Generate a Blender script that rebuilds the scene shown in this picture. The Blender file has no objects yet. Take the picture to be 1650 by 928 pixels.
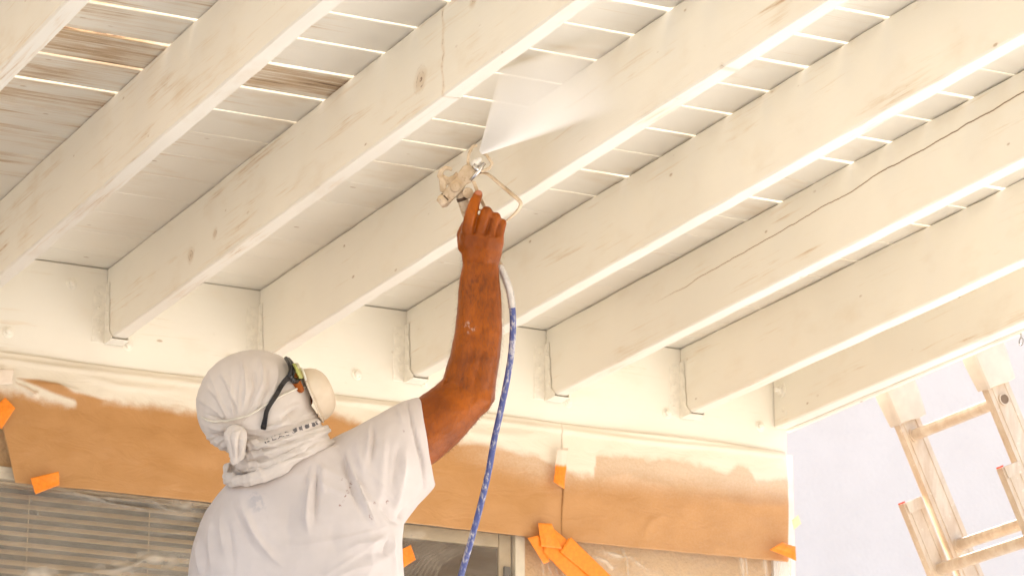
import bpy, bmesh, math, random
import numpy as np
from mathutils import Vector, Matrix, noise as mnoise

random.seed(7); np.random.seed(7)
scene = bpy.context.scene
COL = scene.collection

# ------------------------------------------------------------------ camera
H = 0.85                                   # camera height over the patio
FPX, PITCH, YAW, ROLL = 5162.25, 0.292957, 0.458810, 0.0020
cy_, sy_ = math.cos(YAW), math.sin(YAW); cp_, sp_ = math.cos(PITCH), math.sin(PITCH)
WV = np.array([sy_*cp_, cy_*cp_, sp_]); r0 = np.array([cy_, -sy_, 0.0]); u0 = np.cross(r0, WV)
RV = r0*math.cos(ROLL) + u0*math.sin(ROLL); UV = -r0*math.sin(ROLL) + u0*math.cos(ROLL)
CAM = np.array([0, 0, H])
cam_d = bpy.data.cameras.new('camera'); cam = bpy.data.objects.new('camera', cam_d); COL.objects.link(cam)
cam_d.sensor_width = 36; cam_d.lens = FPX/1650*36; cam_d.clip_end = 2000; cam_d.clip_start = 0.05
M = Matrix(((RV[0], UV[0], -WV[0], 0), (RV[1], UV[1], -WV[1], 0), (RV[2], UV[2], -WV[2], H), (0, 0, 0, 1)))
cam.matrix_world = M
cam_d.dof.use_dof = True; cam_d.dof.focus_distance = 6.7; cam_d.dof.aperture_fstop = 11
scene.camera = cam

# ------------------------------------------------------------------ sky, sun, exposure
SUN = Vector((0.38, 0.50, 0.78)).normalized()
world = bpy.data.worlds.new('World'); scene.world = world; world.use_nodes = True
wn = world.node_tree; bg = wn.nodes['Background']
sky = wn.nodes.new('ShaderNodeTexSky'); sky.sky_type = 'NISHITA'; sky.sun_disc = False
sky.sun_elevation = math.asin(SUN.z); sky.sun_rotation = math.atan2(SUN.x, SUN.y)
sky.dust_density = 2.0
wn.links.new(sky.outputs[0], bg.inputs[0]); bg.inputs[1].default_value = 0.10
sl = bpy.data.lights.new('sun', 'SUN'); sl.energy = 5.0; sl.angle = math.radians(0.53); sl.color = (1.0, 0.96, 0.90)
so = bpy.data.objects.new('sun', sl); COL.objects.link(so)
so.rotation_euler = SUN.to_track_quat('Z', 'Y').to_euler(); so.location = (6, 6, 12)
scene.view_settings.view_transform = 'Standard'; scene.view_settings.look = 'None'
scene.view_settings.exposure = 2.15; scene.view_settings.gamma = 1.0
scene.cycles.max_bounces = 14; scene.cycles.diffuse_bounces = 6; scene.cycles.volume_bounces = 8
scene.cycles.transparent_max_bounces = 16; scene.cycles.volume_step_rate = 0.5
scene.cycles.sample_clamp_indirect = 6.0

# ------------------------------------------------------------------ picture measure -> place helpers
def ray(px, py): return WV + RV*(px-825)/FPX + UV*(464-py)/FPX
def P(px, py, d): return CAM + ray(px, py)*d
def onY(px, py, y): v = ray(px, py); return CAM + v*(y/v[1])
def onX(px, py, x): v = ray(px, py); return CAM + v*(x/v[0])
def onZ(px, py, z): v = ray(px, py); return CAM + v*((z-H)/v[2])
def topx(V):
    q = np.asarray(V) - CAM; d = q@WV
    return np.stack([825+FPX*(q@RV)/d, 464-FPX*(q@UV)/d], -1)

# ------------------------------------------------------------------ mesh helpers
class MB:
    def __init__(s): s.v = []; s.f = []
    def add(s, v, f):
        o = len(s.v); s.v += [tuple(float(c) for c in q) for q in v]; s.f += [tuple(i+o for i in q) for q in f]; return s
    def box(s, a, b, R=None, c=None):
        x0, y0, z0 = a; x1, y1, z1 = b
        v = [(x0,y0,z0),(x1,y0,z0),(x1,y1,z0),(x0,y1,z0),(x0,y0,z1),(x1,y0,z1),(x1,y1,z1),(x0,y1,z1)]
        if R is not None: v = [np.array(R)@np.array(q) + (0 if c is None else np.array(c)) for q in v]
        return s.add(v, [(3,2,1,0),(4,5,6,7),(0,1,5,4),(1,2,6,5),(2,3,7,6),(3,0,4,7)])
    def rings(s, rings, cap=True):
        n = len(rings[0]); v = [p for r in rings for p in r]; f = []
        for i in range(len(rings)-1):
            for j in range(n):
                k = (j+1) % n; f.append((i*n+j, i*n+k, (i+1)*n+k, (i+1)*n+j))
        if cap: f.append(tuple(range(n-1, -1, -1))); f.append(tuple(range((len(rings)-1)*n, len(rings)*n)))
        return s.add(v, f)
    def tube(s, path, rad, n=12, cap=True, flat=None):
        path = [np.array(q, float) for q in path]; m = len(path)
        rad = [rad]*m if not hasattr(rad, '__len__') else rad
        T = []
        for i in range(m):
            t = path[min(i+1, m-1)] - path[max(i-1, 0)]; T.append(t/(np.linalg.norm(t)+1e-12))
        a = np.array([0, 0, 1.0]) if abs(T[0][2]) < .9 else np.array([1.0, 0, 0])
        nrm = np.cross(T[0], a); nrm /= np.linalg.norm(nrm); rings = []
        for i in range(m):
            nrm = nrm - T[i]*(nrm@T[i]); nrm /= np.linalg.norm(nrm)+1e-12; b = np.cross(T[i], nrm)
            rings.append([path[i] + rad[i]*(math.cos(2*math.pi*k/n)*nrm + math.sin(2*math.pi*k/n)*b) for k in range(n)])
        return s.rings(rings, cap)
    def sphere(s, c, r, n=16, m=10, ax=None):
        c = np.array(c, float); r = np.array([r]*3 if not hasattr(r, '__len__') else r, float)
        A = np.eye(3) if ax is None else np.array(ax).T
        v = []; f = []
        for i in range(m+1):
            t = math.pi*i/m
            for j in range(n):
                q = 2*math.pi*j/n; v.append(c + A@(r*np.array([math.sin(t)*math.cos(q), math.sin(t)*math.sin(q), math.cos(t)])))
        for i in range(m):
            for j in range(n):
                k = (j+1) % n
                f.append((i*n+j, (i+1)*n+j, (i+1)*n+k, i*n+k))
        return s.add(v, f)
    def capsule(s, a, b, ra, rb, n=16):
        a = np.array(a, float); b = np.array(b, float); L = np.linalg.norm(b-a); t = (b-a)/max(L, 1e-9)
        pts = []; rad = []
        for k in range(6): q = math.pi/2*(1-k/5.0); pts.append(a - t*ra*math.sin(q)); rad.append(max(ra*math.cos(q), 1e-4))
        for k in range(6): q = math.pi/2*k/5.0; pts.append(b + t*rb*math.sin(q)); rad.append(max(rb*math.cos(q), 1e-4))
        return s.tube(pts, rad, n)
    def mesh(s, name, smooth=False, base=(0, 0, 0)):
        me = bpy.data.meshes.new(name); bx, by, bz = base
        me.from_pydata([(x-bx, y-by, z-bz) for x, y, z in s.v], [], s.f); me.validate(); me.update()
        bm = bmesh.new(); bm.from_mesh(me); bmesh.ops.recalc_face_normals(bm, faces=bm.faces); bm.to_mesh(me); bm.free()
        if smooth: me.shade_smooth()
        return me

def link(name, me, mat=None, parent=None, loc=(0, 0, 0)):
    o = bpy.data.objects.new(name, me); COL.objects.link(o); o.location = loc
    if mat is not None:
        me.materials.clear(); me.materials.append(mat)
    if parent is not None: o.parent = parent
    return o
def thing(name, label, cat, loc=(0, 0, 0), group=None):
    o = bpy.data.objects.new(name, None); COL.objects.link(o); o.location = tuple(float(c) for c in loc); o.empty_display_size = .1
    return tag(o, label, cat, group)
def tag(o, label=None, cat=None, group=None, kind=None):
    if label: o['label'] = label
    if cat: o['category'] = cat
    if group: o['group'] = group
    if kind: o['kind'] = kind
    return o
def part(name, mb, mat, parent, smooth=False, base=None):
    """mesh given in world coordinates, stored relative to its parent"""
    b = np.zeros(3); q = parent
    while q is not None: b += np.array(q.location); q = q.parent
    return link(name, mb.mesh(name, smooth, b), mat, parent)
def bevel(o, w, seg=2, ang=35):
    m = o.modifiers.new('bevel', 'BEVEL'); m.width = w; m.segments = seg; m.limit_method = 'ANGLE'; m.angle_limit = math.radians(ang); return o
def n3(x, y=0., z=0.): return mnoise.noise(Vector((x, y, z)))
def sstep(a, b, x): t = np.clip((np.asarray(x, float)-a)/(b-a), 0, 1); return t*t*(3-2*t)

# ------------------------------------------------------------------ material helpers
class NT:
    def __init__(s, name):
        s.m = bpy.data.materials.new(name); s.m.use_nodes = True; s.t = s.m.node_tree; s.n = s.t.nodes
        s.bsdf = s.n['Principled BSDF']; s.out = s.n['Material Output']; s._c = None
    def node(s, typ, **kw):
        x = s.n.new(typ)
        for k, v in kw.items(): setattr(x, k, v)
        return x
    def inp(s, sock, v):
        if isinstance(v, bpy.types.NodeSocket): s.t.links.new(v, sock)
        elif v is not None: sock.default_value = v
    def coord(s, kind='Object'):
        if s._c is None: s._c = s.node('ShaderNodeTexCoord')
        return s._c.outputs[kind]
    def mapping(s, vec, scale=(1, 1, 1), loc=(0, 0, 0), rand=False):
        m = s.node('ShaderNodeMapping'); s.inp(m.inputs[0], vec); m.inputs['Scale'].default_value = scale; m.inputs['Location'].default_value = loc
        if rand:
            oi = s.node('ShaderNodeObjectInfo'); k = s.math('MULTIPLY', oi.outputs['Random'], 37.0); s.inp(m.inputs['Location'], k)
        return m.outputs[0]
    def noise(s, vec, scale=5, detail=4, rough=.55, dist=0):
        x = s.node('ShaderNodeTexNoise'); s.inp(x.inputs['Vector'], vec); x.inputs['Scale'].default_value = scale
        x.inputs['Detail'].default_value = detail; x.inputs['Roughness'].default_value = rough; x.inputs['Distortion'].default_value = dist
        return x.outputs['Fac']
    def vor(s, vec, scale=5, feat='F1', rnd=1):
        x = s.node('ShaderNodeTexVoronoi', feature=feat); s.inp(x.inputs['Vector'], vec); x.inputs['Scale'].default_value = scale; x.inputs['Randomness'].default_value = rnd
        return x.outputs['Distance']
    def ramp(s, fac, a, b, c0=0., c1=1.):
        x = s.node('ShaderNodeMapRange'); x.interpolation_type = 'SMOOTHSTEP'; s.inp(x.inputs[0], fac)
        x.inputs[1].default_value = a; x.inputs[2].default_value = b; x.inputs[3].default_value = c0; x.inputs[4].default_value = c1
        return x.outputs[0]
    def math(s, op, a, b=None, c=None, clamp=False):
        x = s.node('ShaderNodeMath', operation=op); x.use_clamp = clamp; s.inp(x.inputs[0], a); s.inp(x.inputs[1], b); s.inp(x.inputs[2], c); return x.outputs[0]
    def mix(s, fac, a, b):
        x = s.node('ShaderNodeMix', data_type='RGBA'); s.inp(x.inputs[0], fac)
        s.inp(x.inputs[6], (*a, 1) if isinstance(a, tuple) and len(a) == 3 else a); s.inp(x.inputs[7], (*b, 1) if isinstance(b, tuple) and len(b) == 3 else b)
        return x.outputs[2]
    def sep(s, vec):
        x = s.node('ShaderNodeSeparateXYZ'); s.inp(x.inputs[0], vec); return x.outputs
    def bump(s, h, strength=.3, dist=.01, prev=None):
        x = s.node('ShaderNodeBump'); s.inp(x.inputs['Height'], h); x.inputs['Strength'].default_value = strength; x.inputs['Distance'].default_value = dist
        if prev is not None: s.inp(x.inputs['Normal'], prev)
        return x.outputs[0]
    def attr(s, name):
        x = s.node('ShaderNodeAttribute'); x.attribute_name = name; return x.outputs['Fac']
    def set(s, color=None, rough=None, normal=None, spec=None, metal=None, **kw):
        for k, v in (('Base Color', color), ('Roughness', rough), ('Normal', normal), ('Specular IOR Level', spec), ('Metallic', metal)):
            if v is not None:
                if isinstance(v, tuple) and len(v) == 3: v = (*v, 1)
                s.inp(s.bsdf.inputs[k], v)
        for k, v in kw.items(): s.inp(s.bsdf.inputs[k.replace('_', ' ')], v)
        return s.m
def simple(name, col, rough=.6, nz=.12, scale=30, bump=.1, metal=0, spec=.4):
    t = NT(name); c = t.coord(); f = t.noise(c, scale, 4)
    d = tuple(x*(1-nz*1.6) for x in col); l = tuple(min(1, x*(1+nz)) for x in col)
    return t.set(color=t.mix(t.ramp(f, .25, .75), d, l), rough=rough, normal=t.bump(f, bump, .002), metal=metal, spec=spec)

CREAM = (0.87, 0.825, 0.725)
def paint(name, axis, wear=0.0, xfade=None, knots=(), run=(), crack=None, dirt=.5, specks=1.0):
    """cream paint over timber; axis = grain direction; wear = how much bare wood shows; knots (a, z, r) in object space along the grain"""
    t = NT(name); c = t.coord()
    sc = (1.2, 14, 14) if axis == 0 else (14, 1.2, 14)
    g = t.mapping(c, sc, rand=True); soft = t.mapping(c, (1, 1, 1), rand=True)
    big = t.noise(soft, 2.3, 3); grain = t.noise(g, 3.2, 6, .62, .4)
    col = t.mix(t.ramp(big, .3, .7), tuple(x*.965 for x in CREAM), tuple(min(1, x*1.015) for x in CREAM))
    yell = t.ramp(t.noise(t.mapping(c, (2.5, 5, 5) if axis == 0 else (5, 2.5, 5), rand=True), 2.2, 5), .52, .78)
    col = t.mix(t.math('MULTIPLY', yell, .25*dirt), col, (.66, .50, .31))
    # tiny nicks and nail marks
    nk = t.vor(t.mapping(c, (10, 24, 24) if axis == 0 else (24, 10, 24), rand=True), 1.0)
    nkm = t.math('MULTIPLY', t.ramp(nk, .10, .045), t.ramp(t.noise(soft, 11, 2), .50, .60))
    col = t.mix(t.math('MULTIPLY', nkm, .62*specks), col, (.36, .21, .09))
    hgt = t.math('ADD', t.math('MULTIPLY', grain, .5), t.math('MULTIPLY', nkm, -1.2*specks))
    xyz = t.sep(c)
    if wear > 0:
        fine = t.noise(t.mapping(c, (2.2, 60, 60) if axis == 0 else (60, 2.2, 60), rand=True), 1.6, 8, .72, .6)
        blot = t.noise(t.mapping(c, (1.6, 7, 7) if axis == 0 else (7, 1.6, 7), rand=True), 2.0, 4)
        v = t.math('ADD', t.math('MULTIPLY', fine, .75), t.math('MULTIPLY', blot, .55))
        if xfade is not None: v = t.math('SUBTRACT', v, t.ramp(t.math('ADD', xyz[0], 1.5), xfade[0], xfade[1], 0, .34))
        th = .86 - .22*wear
        bare = t.ramp(v, th, th+.09); deep = t.ramp(v, th+.12, th+.17); halo = t.ramp(v, th-.09, th+.02)
        col = t.mix(t.math('MULTIPLY', halo, .35), col, (.68, .50, .30))
        col = t.mix(t.math('MULTIPLY', bare, .8), col, t.mix(grain, (.42, .26, .13), (.66, .46, .26)))
        col = t.mix(t.math('MULTIPLY', deep, .85), col, (.13, .065, .028))
        hgt = t.math('ADD', hgt, t.math('MULTIPLY', bare, -1.3))
    al = xyz[0] if axis == 0 else xyz[1]
    for (a, z, r, amt) in knots:
        wob = t.math('MULTIPLY', t.math('SUBTRACT', t.noise(soft, 38, 3), .5), .6)
        da = t.math('DIVIDE', t.math('SUBTRACT', al, a), r*1.15); dz = t.math('DIVIDE', t.math('SUBTRACT', xyz[2], z), r)
        d = t.math('ADD', t.math('SQRT', t.math('ADD', t.math('MULTIPLY', da, da), t.math('MULTIPLY', dz, dz))), wob)
        ring = t.ramp(t.math('SINE', t.math('MULTIPLY', d, 15.0)), .55, 1.0)
        msk = t.ramp(d, 1.15, .25)
        brk = t.ramp(t.noise(soft, 60, 3), .42, .62)
        col = t.mix(t.math('MULTIPLY', msk, .42*amt), col, (.50, .31, .13))
        col = t.mix(t.math('MULTIPLY', t.math('MULTIPLY', ring, t.math('MULTIPLY', msk, brk)), .95*amt), col, (.20, .11, .045))
        hgt = t.math('ADD', hgt, t.math('MULTIPLY', t.math('MULTIPLY', ring, msk), -1.5))
    for (a, w, amt) in run:                        # resin run down the face
        wob = t.math('MULTIPLY', t.math('SUBTRACT', t.noise(t.mapping(c, (1, 1, 1)), 26, 3), .5), .030)
        d = t.math('ABSOLUTE', t.math('ADD', t.math('SUBTRACT', al, a), wob))
        col = t.mix(t.math('MULTIPLY', t.ramp(d, w, w*.15), .45*amt), col, (.58, .36, .14))
        col = t.mix(t.math('MULTIPLY', t.math('MULTIPLY', t.ramp(d, w*.45, 0), t.ramp(t.noise(t.mapping(c, (30, 30, 60)), 1.4, 4), .50, .60)), .9*amt), col, (.22, .11, .04))
    if crack is not None:                          # a drying check running with the grain
        a0, z0, a1, z1, wd = crack
        wob = t.math('MULTIPLY', t.math('SUBTRACT', t.noise(t.mapping(c, (0, 5, 0) if axis else (5, 0, 0)), .9, 6, .55), .5), .030)
        ln = t.math('MULTIPLY_ADD', t.math('SUBTRACT', al, a0), (z1-z0)/(a1-a0), z0)
        d = t.math('ABSOLUTE', t.math('ADD', t.math('SUBTRACT', xyz[2], ln), wob))
        on = t.math('MULTIPLY', t.ramp(al, max(a0, a1), max(a0, a1)-.25), t.ramp(t.noise(t.mapping(c, (0, 1, 0)), 3.0, 2), .30, .42))
        wdn = t.math('MULTIPLY', t.ramp(al, max(a0, a1), min(a0, a1), wd*.45, wd*1.25), on)
        cm = t.math('LESS_THAN', d, wdn)
        halo = t.math('MULTIPLY', t.ramp(d, wd*4.5, wd), on)
        col = t.mix(t.math('MULTIPLY', halo, .22), col, (.60, .36, .14))
        col = t.mix(t.math('MULTIPLY', cm, .92), col, (.15, .085, .035))
        hgt = t.math('ADD', hgt, t.math('MULTIPLY', cm, -3))
    fineb = t.noise(t.mapping(c, (1, 1, 1)), 240, 3)
    nb = t.bump(hgt, .30, .004); nb = t.bump(fineb, .10, .001, nb)
    return t.set(color=col, rough=t.ramp(big, .3, .7, .46, .60), normal=nb, spec=.4)

# ================================================================== SETTING
YL, ZD, ZB, XA, SP, JT = 7.259, 2.3404+H, 2.1518+H, 2.4668, 0.406, 0.0396
XF = 4.380; YFRONT = 3.30; XLEFT = 0.70; DT = 0.021

# ---- ground, unseen: pale slab and darker soil chosen to shape the bounce light
t = NT('concrete_ground'); c = t.coord()
f1 = t.noise(c, .8, 5); f2 = t.noise(c, 14, 6)
cg = t.mix(t.ramp(f1, .3, .7), (.50, .485, .46), (.58, .565, .54)); cg = t.mix(t.math('MULTIPLY', t.ramp(f2, .4, .7), .35), cg, (.45, .43, .40))
slabm = t.set(color=cg, rough=.85, normal=t.bump(f2, .3, .01))
t = NT('bounce_soil'); c = t.coord(); f1 = t.noise(c, 1.1, 6); f2 = t.noise(c, 22, 6)
cg = t.mix(t.ramp(f1, .3, .7), (.23, .185, .135), (.30, .245, .185)); cg = t.mix(t.math('MULTIPLY', t.ramp(f2, .45, .7), .5), cg, (.19, .155, .10))
gmat = t.set(color=cg, rough=.95, normal=t.bump(f2, .6, .03))
g = MB(); N = 24; S = 400.0
for i in range(N+1):
    for j in range(N+1): g.v.append((-S+2*S*i/N, -S+2*S*j/N, 0))
for i in range(N):
    for j in range(N): a = i*(N+1)+j; g.f.append((a, a+N+1, a+N+2, a+1))
tag(link('ground', g.mesh('ground'), gmat), kind='structure')
tag(link('patio_bounce_slab', MB().box((-4.2, 2.2, -.05), (14, 11.45, .06)).mesh('patio_bounce_slab'), slabm), kind='structure')

# ---- neighbouring building: pale stucco, seen past the end of the house
t = NT('pale_stucco'); c = t.coord()
a1 = t.noise(c, 3.0, 5); a2 = t.noise(c, 42, 5); a3 = t.vor(c, 60)
cs = t.mix(t.ramp(a1, .3, .7), (.735, .645, .575), (.77, .68, .61))
cs = t.mix(t.math('MULTIPLY', t.ramp(a2, .5, .8), .25), cs, (.65, .57, .52))
stucco2 = t.set(color=cs, rough=.9, normal=t.bump(t.math('ADD', a2, a3), .22, .008))
nb = thing('neighbour_house', 'pale pinkish stucco house wall standing behind the aluminium ladder', 'house', (9, 11.5, 0))
part('wall', MB().box((4.6, 11.5, 0), (15, 18, 6.2)), stucco2, nb)
roofm = simple('dark_roof', (.20, .14, .11), .85, .3, 9, .5)
part('roof', MB().rings([[(4.2, 11.1, 6.2), (15.4, 11.1, 6.2), (15.4, 18.4, 6.2), (4.2, 18.4, 6.2)], [(6.5, 14.6, 7.9), (13, 14.6, 7.9), (13, 14.9, 7.9), (6.5, 14.9, 7.9)]]), roofm, nb)

# ---- house
t = NT('tan_stucco'); c = t.coord()
a1 = t.noise(c, 4, 5); a2 = t.noise(c, 85, 6, .7); a3 = t.vor(c, 120)
cs = t.mix(t.ramp(a1, .3, .7), (.60, .385, .195), (.68, .455, .245)); cs = t.mix(t.math('MULTIPLY', t.ramp(a2, .48, .72), .45), cs, (.40, .27, .155))
stucco1 = t.set(color=cs, rough=.9, normal=t.bump(t.math('ADD', a2, a3), .30, .006))
WY = YL + 0.040                              # face of the stucco
XE = 4.437                                   # corner of the house
house = thing('house', 'tan stucco house with a wide blind-covered window beneath the patio cover', 'house', (1.5, WY, 0))
WX0, WX1, WZ0, WZ1 = 0.90, 3.635, 1.25+.05, 1.818+H
w_ = MB()
w_.box((-4, WY, 0), (WX0, WY+.18, ZD-.04)); w_.box((WX1, WY, 0), (XE, WY+.18, ZD-.04))
w_.box((WX0, WY, 0), (WX1, WY+.18, WZ0)); w_.box((WX0, WY, WZ1), (WX1, WY+.18, ZD-.04))
w_.box((XE-.18, WY+.18, 0), (XE, WY+4, ZD-.04)); w_.box((-4, WY+.18, 0), (-3.82, WY+4, ZD-.04)); w_.box((-3.82, WY+3.82, 0), (XE-.18, WY+4, ZD-.04))
part('wall', w_, stucco1, house)
inm = simple('room_paint', (.50, .37, .22), .8)
part('room', MB().box((.3, WY+1.9, .4), (4.1, WY+2.0, ZD-.3)).box((.3, WY+.2, .35), (4.1, WY+2.0, .4)), inm, house)
part('roof', MB().rings([[(-4.3, WY-.02, ZD+.03), (XE+.05, WY-.02, ZD+.03), (XE+.05, WY+4.4, ZD+.03), (-4.3, WY+4.4, ZD+.03)], [(-2.5, WY+2.0, ZD+.75), (XE-1.8, WY+2.0, ZD+.75), (XE-1.8, WY+2.4, ZD+.75), (-2.5, WY+2.4, ZD+.75)]]), roofm, house)
corner = simple('corner_trim', (.82, .79, .74), .5, .05)
part('corner_trim', MB().box((XE-.002, WY-.012, 0), (XE+.018, WY+.06, ZD-.25)).box((XE-.05, WY-.012, 0), (XE-.002, WY-.0005, ZD-.25)), corner, house)
# window: frame, sashes, panes, blinds
vinyl = simple('cream_vinyl', (.74, .66, .52), .4, .06); sashm = simple('tan_sash', (.46, .35, .22), .45, .08)
win = part('window', MB().box((WX1-.032, WY-.028, WZ0), (WX1-.004, WY+.10, WZ1)).box((WX0, WY-.02, WZ1-.032), (WX1-.034, WY+.02, WZ1-.002))
           .box((WX0, WY-.02, WZ0), (WX1-.034, WY+.10, WZ0+.03)).box((WX0+.002, WY-.02, WZ0+.032), (WX0+.03, WY+.10, WZ1-.032)), vinyl, house); bevel(win, .002)
def sash(x0, x1, y, w):
    z0, z1 = WZ0+.034, WZ1-.034
    o = part('sash', MB().box((x0, y, z0), (x0+w, y+.03, z1)).box((x1-w, y, z0), (x1, y+.03, z1)).box((x0+w+.001, y, z1-w), (x1-w-.001, y+.03, z1)).box((x0+w+.001, y, z0), (x1-w-.001, y+.03, z0+w)), sashm, win)
    bevel(o, .003)
    tg = NT('window_glass'); mx = tg.node('ShaderNodeMixShader'); tr = tg.node('ShaderNodeBsdfTransparent'); gl = tg.node('ShaderNodeBsdfGlossy')
    gl.inputs['Roughness'].default_value = .03; tr.inputs[0].default_value = (.86, .84, .78, 1); mx.inputs[0].default_value = .03
    tg.t.links.new(tr.outputs[0], mx.inputs[1]); tg.t.links.new(gl.outputs[0], mx.inputs[2]); tg.t.links.new(mx.outputs[0], tg.out.inputs[0])
    part('pane', MB().box((x0+w+.001, y+.012, z0+w+.001), (x1-w-.001, y+.016, z1-w-.001)), tg.m, win)
sash(WX0+.034, 2.86, WY-.006, .006); sash(2.865, WX1-.036, WY-.012, .036)
screen = simple('insect_screen_grey', (.10, .085, .07), .7)
tg = NT('insect_screen'); mx = tg.node('ShaderNodeMixShader'); tr = tg.node('ShaderNodeBsdfTransparent'); dfs = tg.node('ShaderNodeBsdfDiffuse'); dfs.inputs[0].default_value = (.13, .085, .05, 1); mx.inputs[0].default_value = .62
tg.t.links.new(tr.outputs[0], mx.inputs[1]); tg.t.links.new(dfs.outputs[0], mx.inputs[2]); tg.t.links.new(mx.outputs[0], tg.out.inputs[0])
part('insect_screen', MB().box((2.903, WY-.0085, WZ0+.072), (WX1-.074, WY-.0075, WZ1-.072)), tg.m, win)
part('latch', MB().box((WX1-.060, WY-.022, 1.648+H-.02), (WX1-.043, WY-.0125, 1.71+H-.012)), screen, win)
slatm = simple('blind_slat', (.86, .64, .41), .5, .06, 20, .05)
def blind(x0, x1, y):
    b = thing('window_blind', '', '', (0, 0, 0)); b.parent = house
    for k in ('label', 'category'):
        if k in b.keys(): del b[k]
    b.location = (x0-house.location.x, y-house.location.y, 0)
    pitch, wd = .0232, .0125; n = int((WZ1-.05-(WZ0+.02))/pitch)
    m = MB(); a = math.radians(38); dy, dz = wd*math.cos(a), wd*math.sin(a); L = x1-x0
    prof = [(-dy, -dz), (-dy*.5, -dz*.5+.0016), (0, .0022), (dy*.5, dz*.5+.0016), (dy, dz)]
    top = [[(x, q[0], q[1]) for q in prof] for x in (0, L)]
    m.rings([[(x, q[0], q[1]+.0006) for q in prof]+[(x, q[0], q[1]-.0006) for q in prof[::-1]] for x in (0, L)])
    me = m.mesh('slat'); me.materials.append(slatm)
    for k in range(n):
        o = bpy.data.objects.new('slat', me); COL.objects.link(o); o.parent = b
        o.location = (0, 0, WZ1-.030-k*pitch); o.rotation_euler = (random.uniform(-.05, .05), random.uniform(-.0012, .0012), 0)
    cords = MB()
    for q in np.arange(.12, L, .31): cords.tube([(q, -.014, WZ0+.05), (q, -.014, WZ1-.05)], .0011, 6)
    link('cord', cords.mesh('cord'), slatm, b)
    return b
blind(WX0+.06, 2.83, WY+.062); blind(2.85, WX1-.05, WY+.062)

# ---- patio cover
MJ = paint('painted_joist', 1, wear=.20, dirt=.8)
MJ_left = paint('painted_joist_weathered', 1, wear=.42, dirt=1.2, specks=1.3)
def jl(px, py, X): q = onX(px, py, X); return q[1]-YL, q[2]-ZB
kA = [(*jl(676, 130, XA), .030, 1.0), (*jl(306, 412, XA), .022, 1.0), (*jl(345, 377, XA), .015, 1.0), (*jl(760, 5, XA), .015, .9)]
MJ_A = paint('painted_joist_knotty', 1, wear=.34, dirt=1.0, knots=kA, run=[(jl(712, 80, XA)[0], .009, .55)], specks=1.2)
kB = [(*jl(1160, 112, XA+SP), .011, .7)]
MJ_B = paint('painted_joist_small_knot', 1, wear=.18, dirt=.7, knots=kB)
XD = XA+3*SP; ca = jl(1040, 497, XD); cb = jl(1650, 148, XD)
MJ_D = paint('painted_joist_cracked', 1, wear=.20, dirt=.6, crack=(ca[0], ca[1], cb[0], cb[1], .0011))
ML = paint('painted_ledger', 0, wear=.12, dirt=.6)
MB_ok = paint('painted_board', 0, wear=.12, dirt=.6)
MB_some = paint('painted_board_flaking', 0, wear=.66, dirt=1.3, xfade=(2.15, 2.75))
MB_bad = paint('painted_board_peeling', 0, wear=1.08, dirt=1.8, xfade=(2.45, 2.75))
MB_mid = paint('painted_board_scuffed', 0, wear=1.05, dirt=1.7, xfade=(2.0, 2.40))
MB_mid2 = paint('painted_board_patchy', 0, wear=.72, dirt=1.5, xfade=(2.20, 2.60))
MPAINT = simple('painted_metal', tuple(x*1.0 for x in CREAM), .45, .05, 60, .25)

cover = thing('patio_cover', 'cream painted timber patio cover with exposed joists and gapped roof boards', 'patio cover', (1.5, YL, 0))
cb0 = np.array(cover.location)
def joist_mesh(name, L, h, th, seed, n=70, amp=.0013, topdrop=.0035, ch=.0035):
    mb = MB(); rings = []
    for i in range(n+1):
        y = -L*i/n
        w = lambda k, s=amp, fq=3.2: s*(n3(y*fq, seed*3.1, k*5.7) + .5*n3(y*fq*4, seed*3.1+9, k*5.7))
        zt = h - topdrop + w(1, .0022, 5.0); x0 = w(2); x1 = th + w(3); z0 = w(4)
        c1 = ch*(1+.8*n3(y*9, seed, 4)); c2 = ch*(1+.8*n3(y*9, seed, 8))
        rings.append([(x0+c1, y, z0), (x1-c2, y, z0), (x1, y, z0+c2), (x1, y, zt), (x0, y, zt), (x0, y, z0+c1)])
    mb.rings(rings); me = mb.mesh(name)
    return me
def hanger(jo, X, seed):
    """folded steel joist hanger: face flange, cheek, seat and nail heads, painted over"""
    rs = random.Random(seed); m = MB(); w = .0026
    zt = .148
    # cheek plate against the left face, with the usual slanted foot
    def plate(pts, x0, x1):
        n = len(pts); m.add([(x0, a, b) for a, b in pts]+[(x1, a, b) for a, b in pts], [tuple(range(n)), tuple(range(2*n-1, n-1, -1))]+[(i, (i+1) % n, (i+1) % n+n, i+n) for i in range(n)])
    cheek = [(.003, zt), (-.020, zt), (-.021, .105), (-.026, .10), (-.025, .060), (-.030, .052), (-.030, .022), (-.052, .002), (-.052, -.007), (.003, -.007)]
    plate(cheek, -.0030, -.0014); plate(cheek, JT+.0014, JT+.0030)
    m.box((-.0036, -.052, -.0072), (JT+.0036, -.002, -.0046))
    m.box((-.034, .0026, -.004), (-.0020, .006, zt-.006)); m.box((JT+.0020, .0026, -.004), (JT+.034, .006, zt-.006))
    for sx in (-1, 1):
        for zz in (.025, .052, .085, .120):
            cx = (-.020 if sx < 0 else JT+.020) + rs.uniform(-.004, .004)
            m.tube([(cx, .0026, zz), (cx, .0012, zz), (cx, .0004, zz)], [.0042, .0036, .0016], 8)
        for yy, zz in ((-.014, .118), (-.017, .075), (-.020, .036)):
            xx = -.0036 if sx < 0 else JT+.0036
            m.tube([(xx, yy, zz), (xx+sx*.0016, yy, zz), (xx+sx*.0022, yy, zz)], [.004, .0036, .0015], 8)
    o = link('joist_hanger', m.mesh('joist_hanger'), MPAINT, jo, (0, 0, 0)); bevel(o, .0006, 1)
JL = YL - YFRONT
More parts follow.
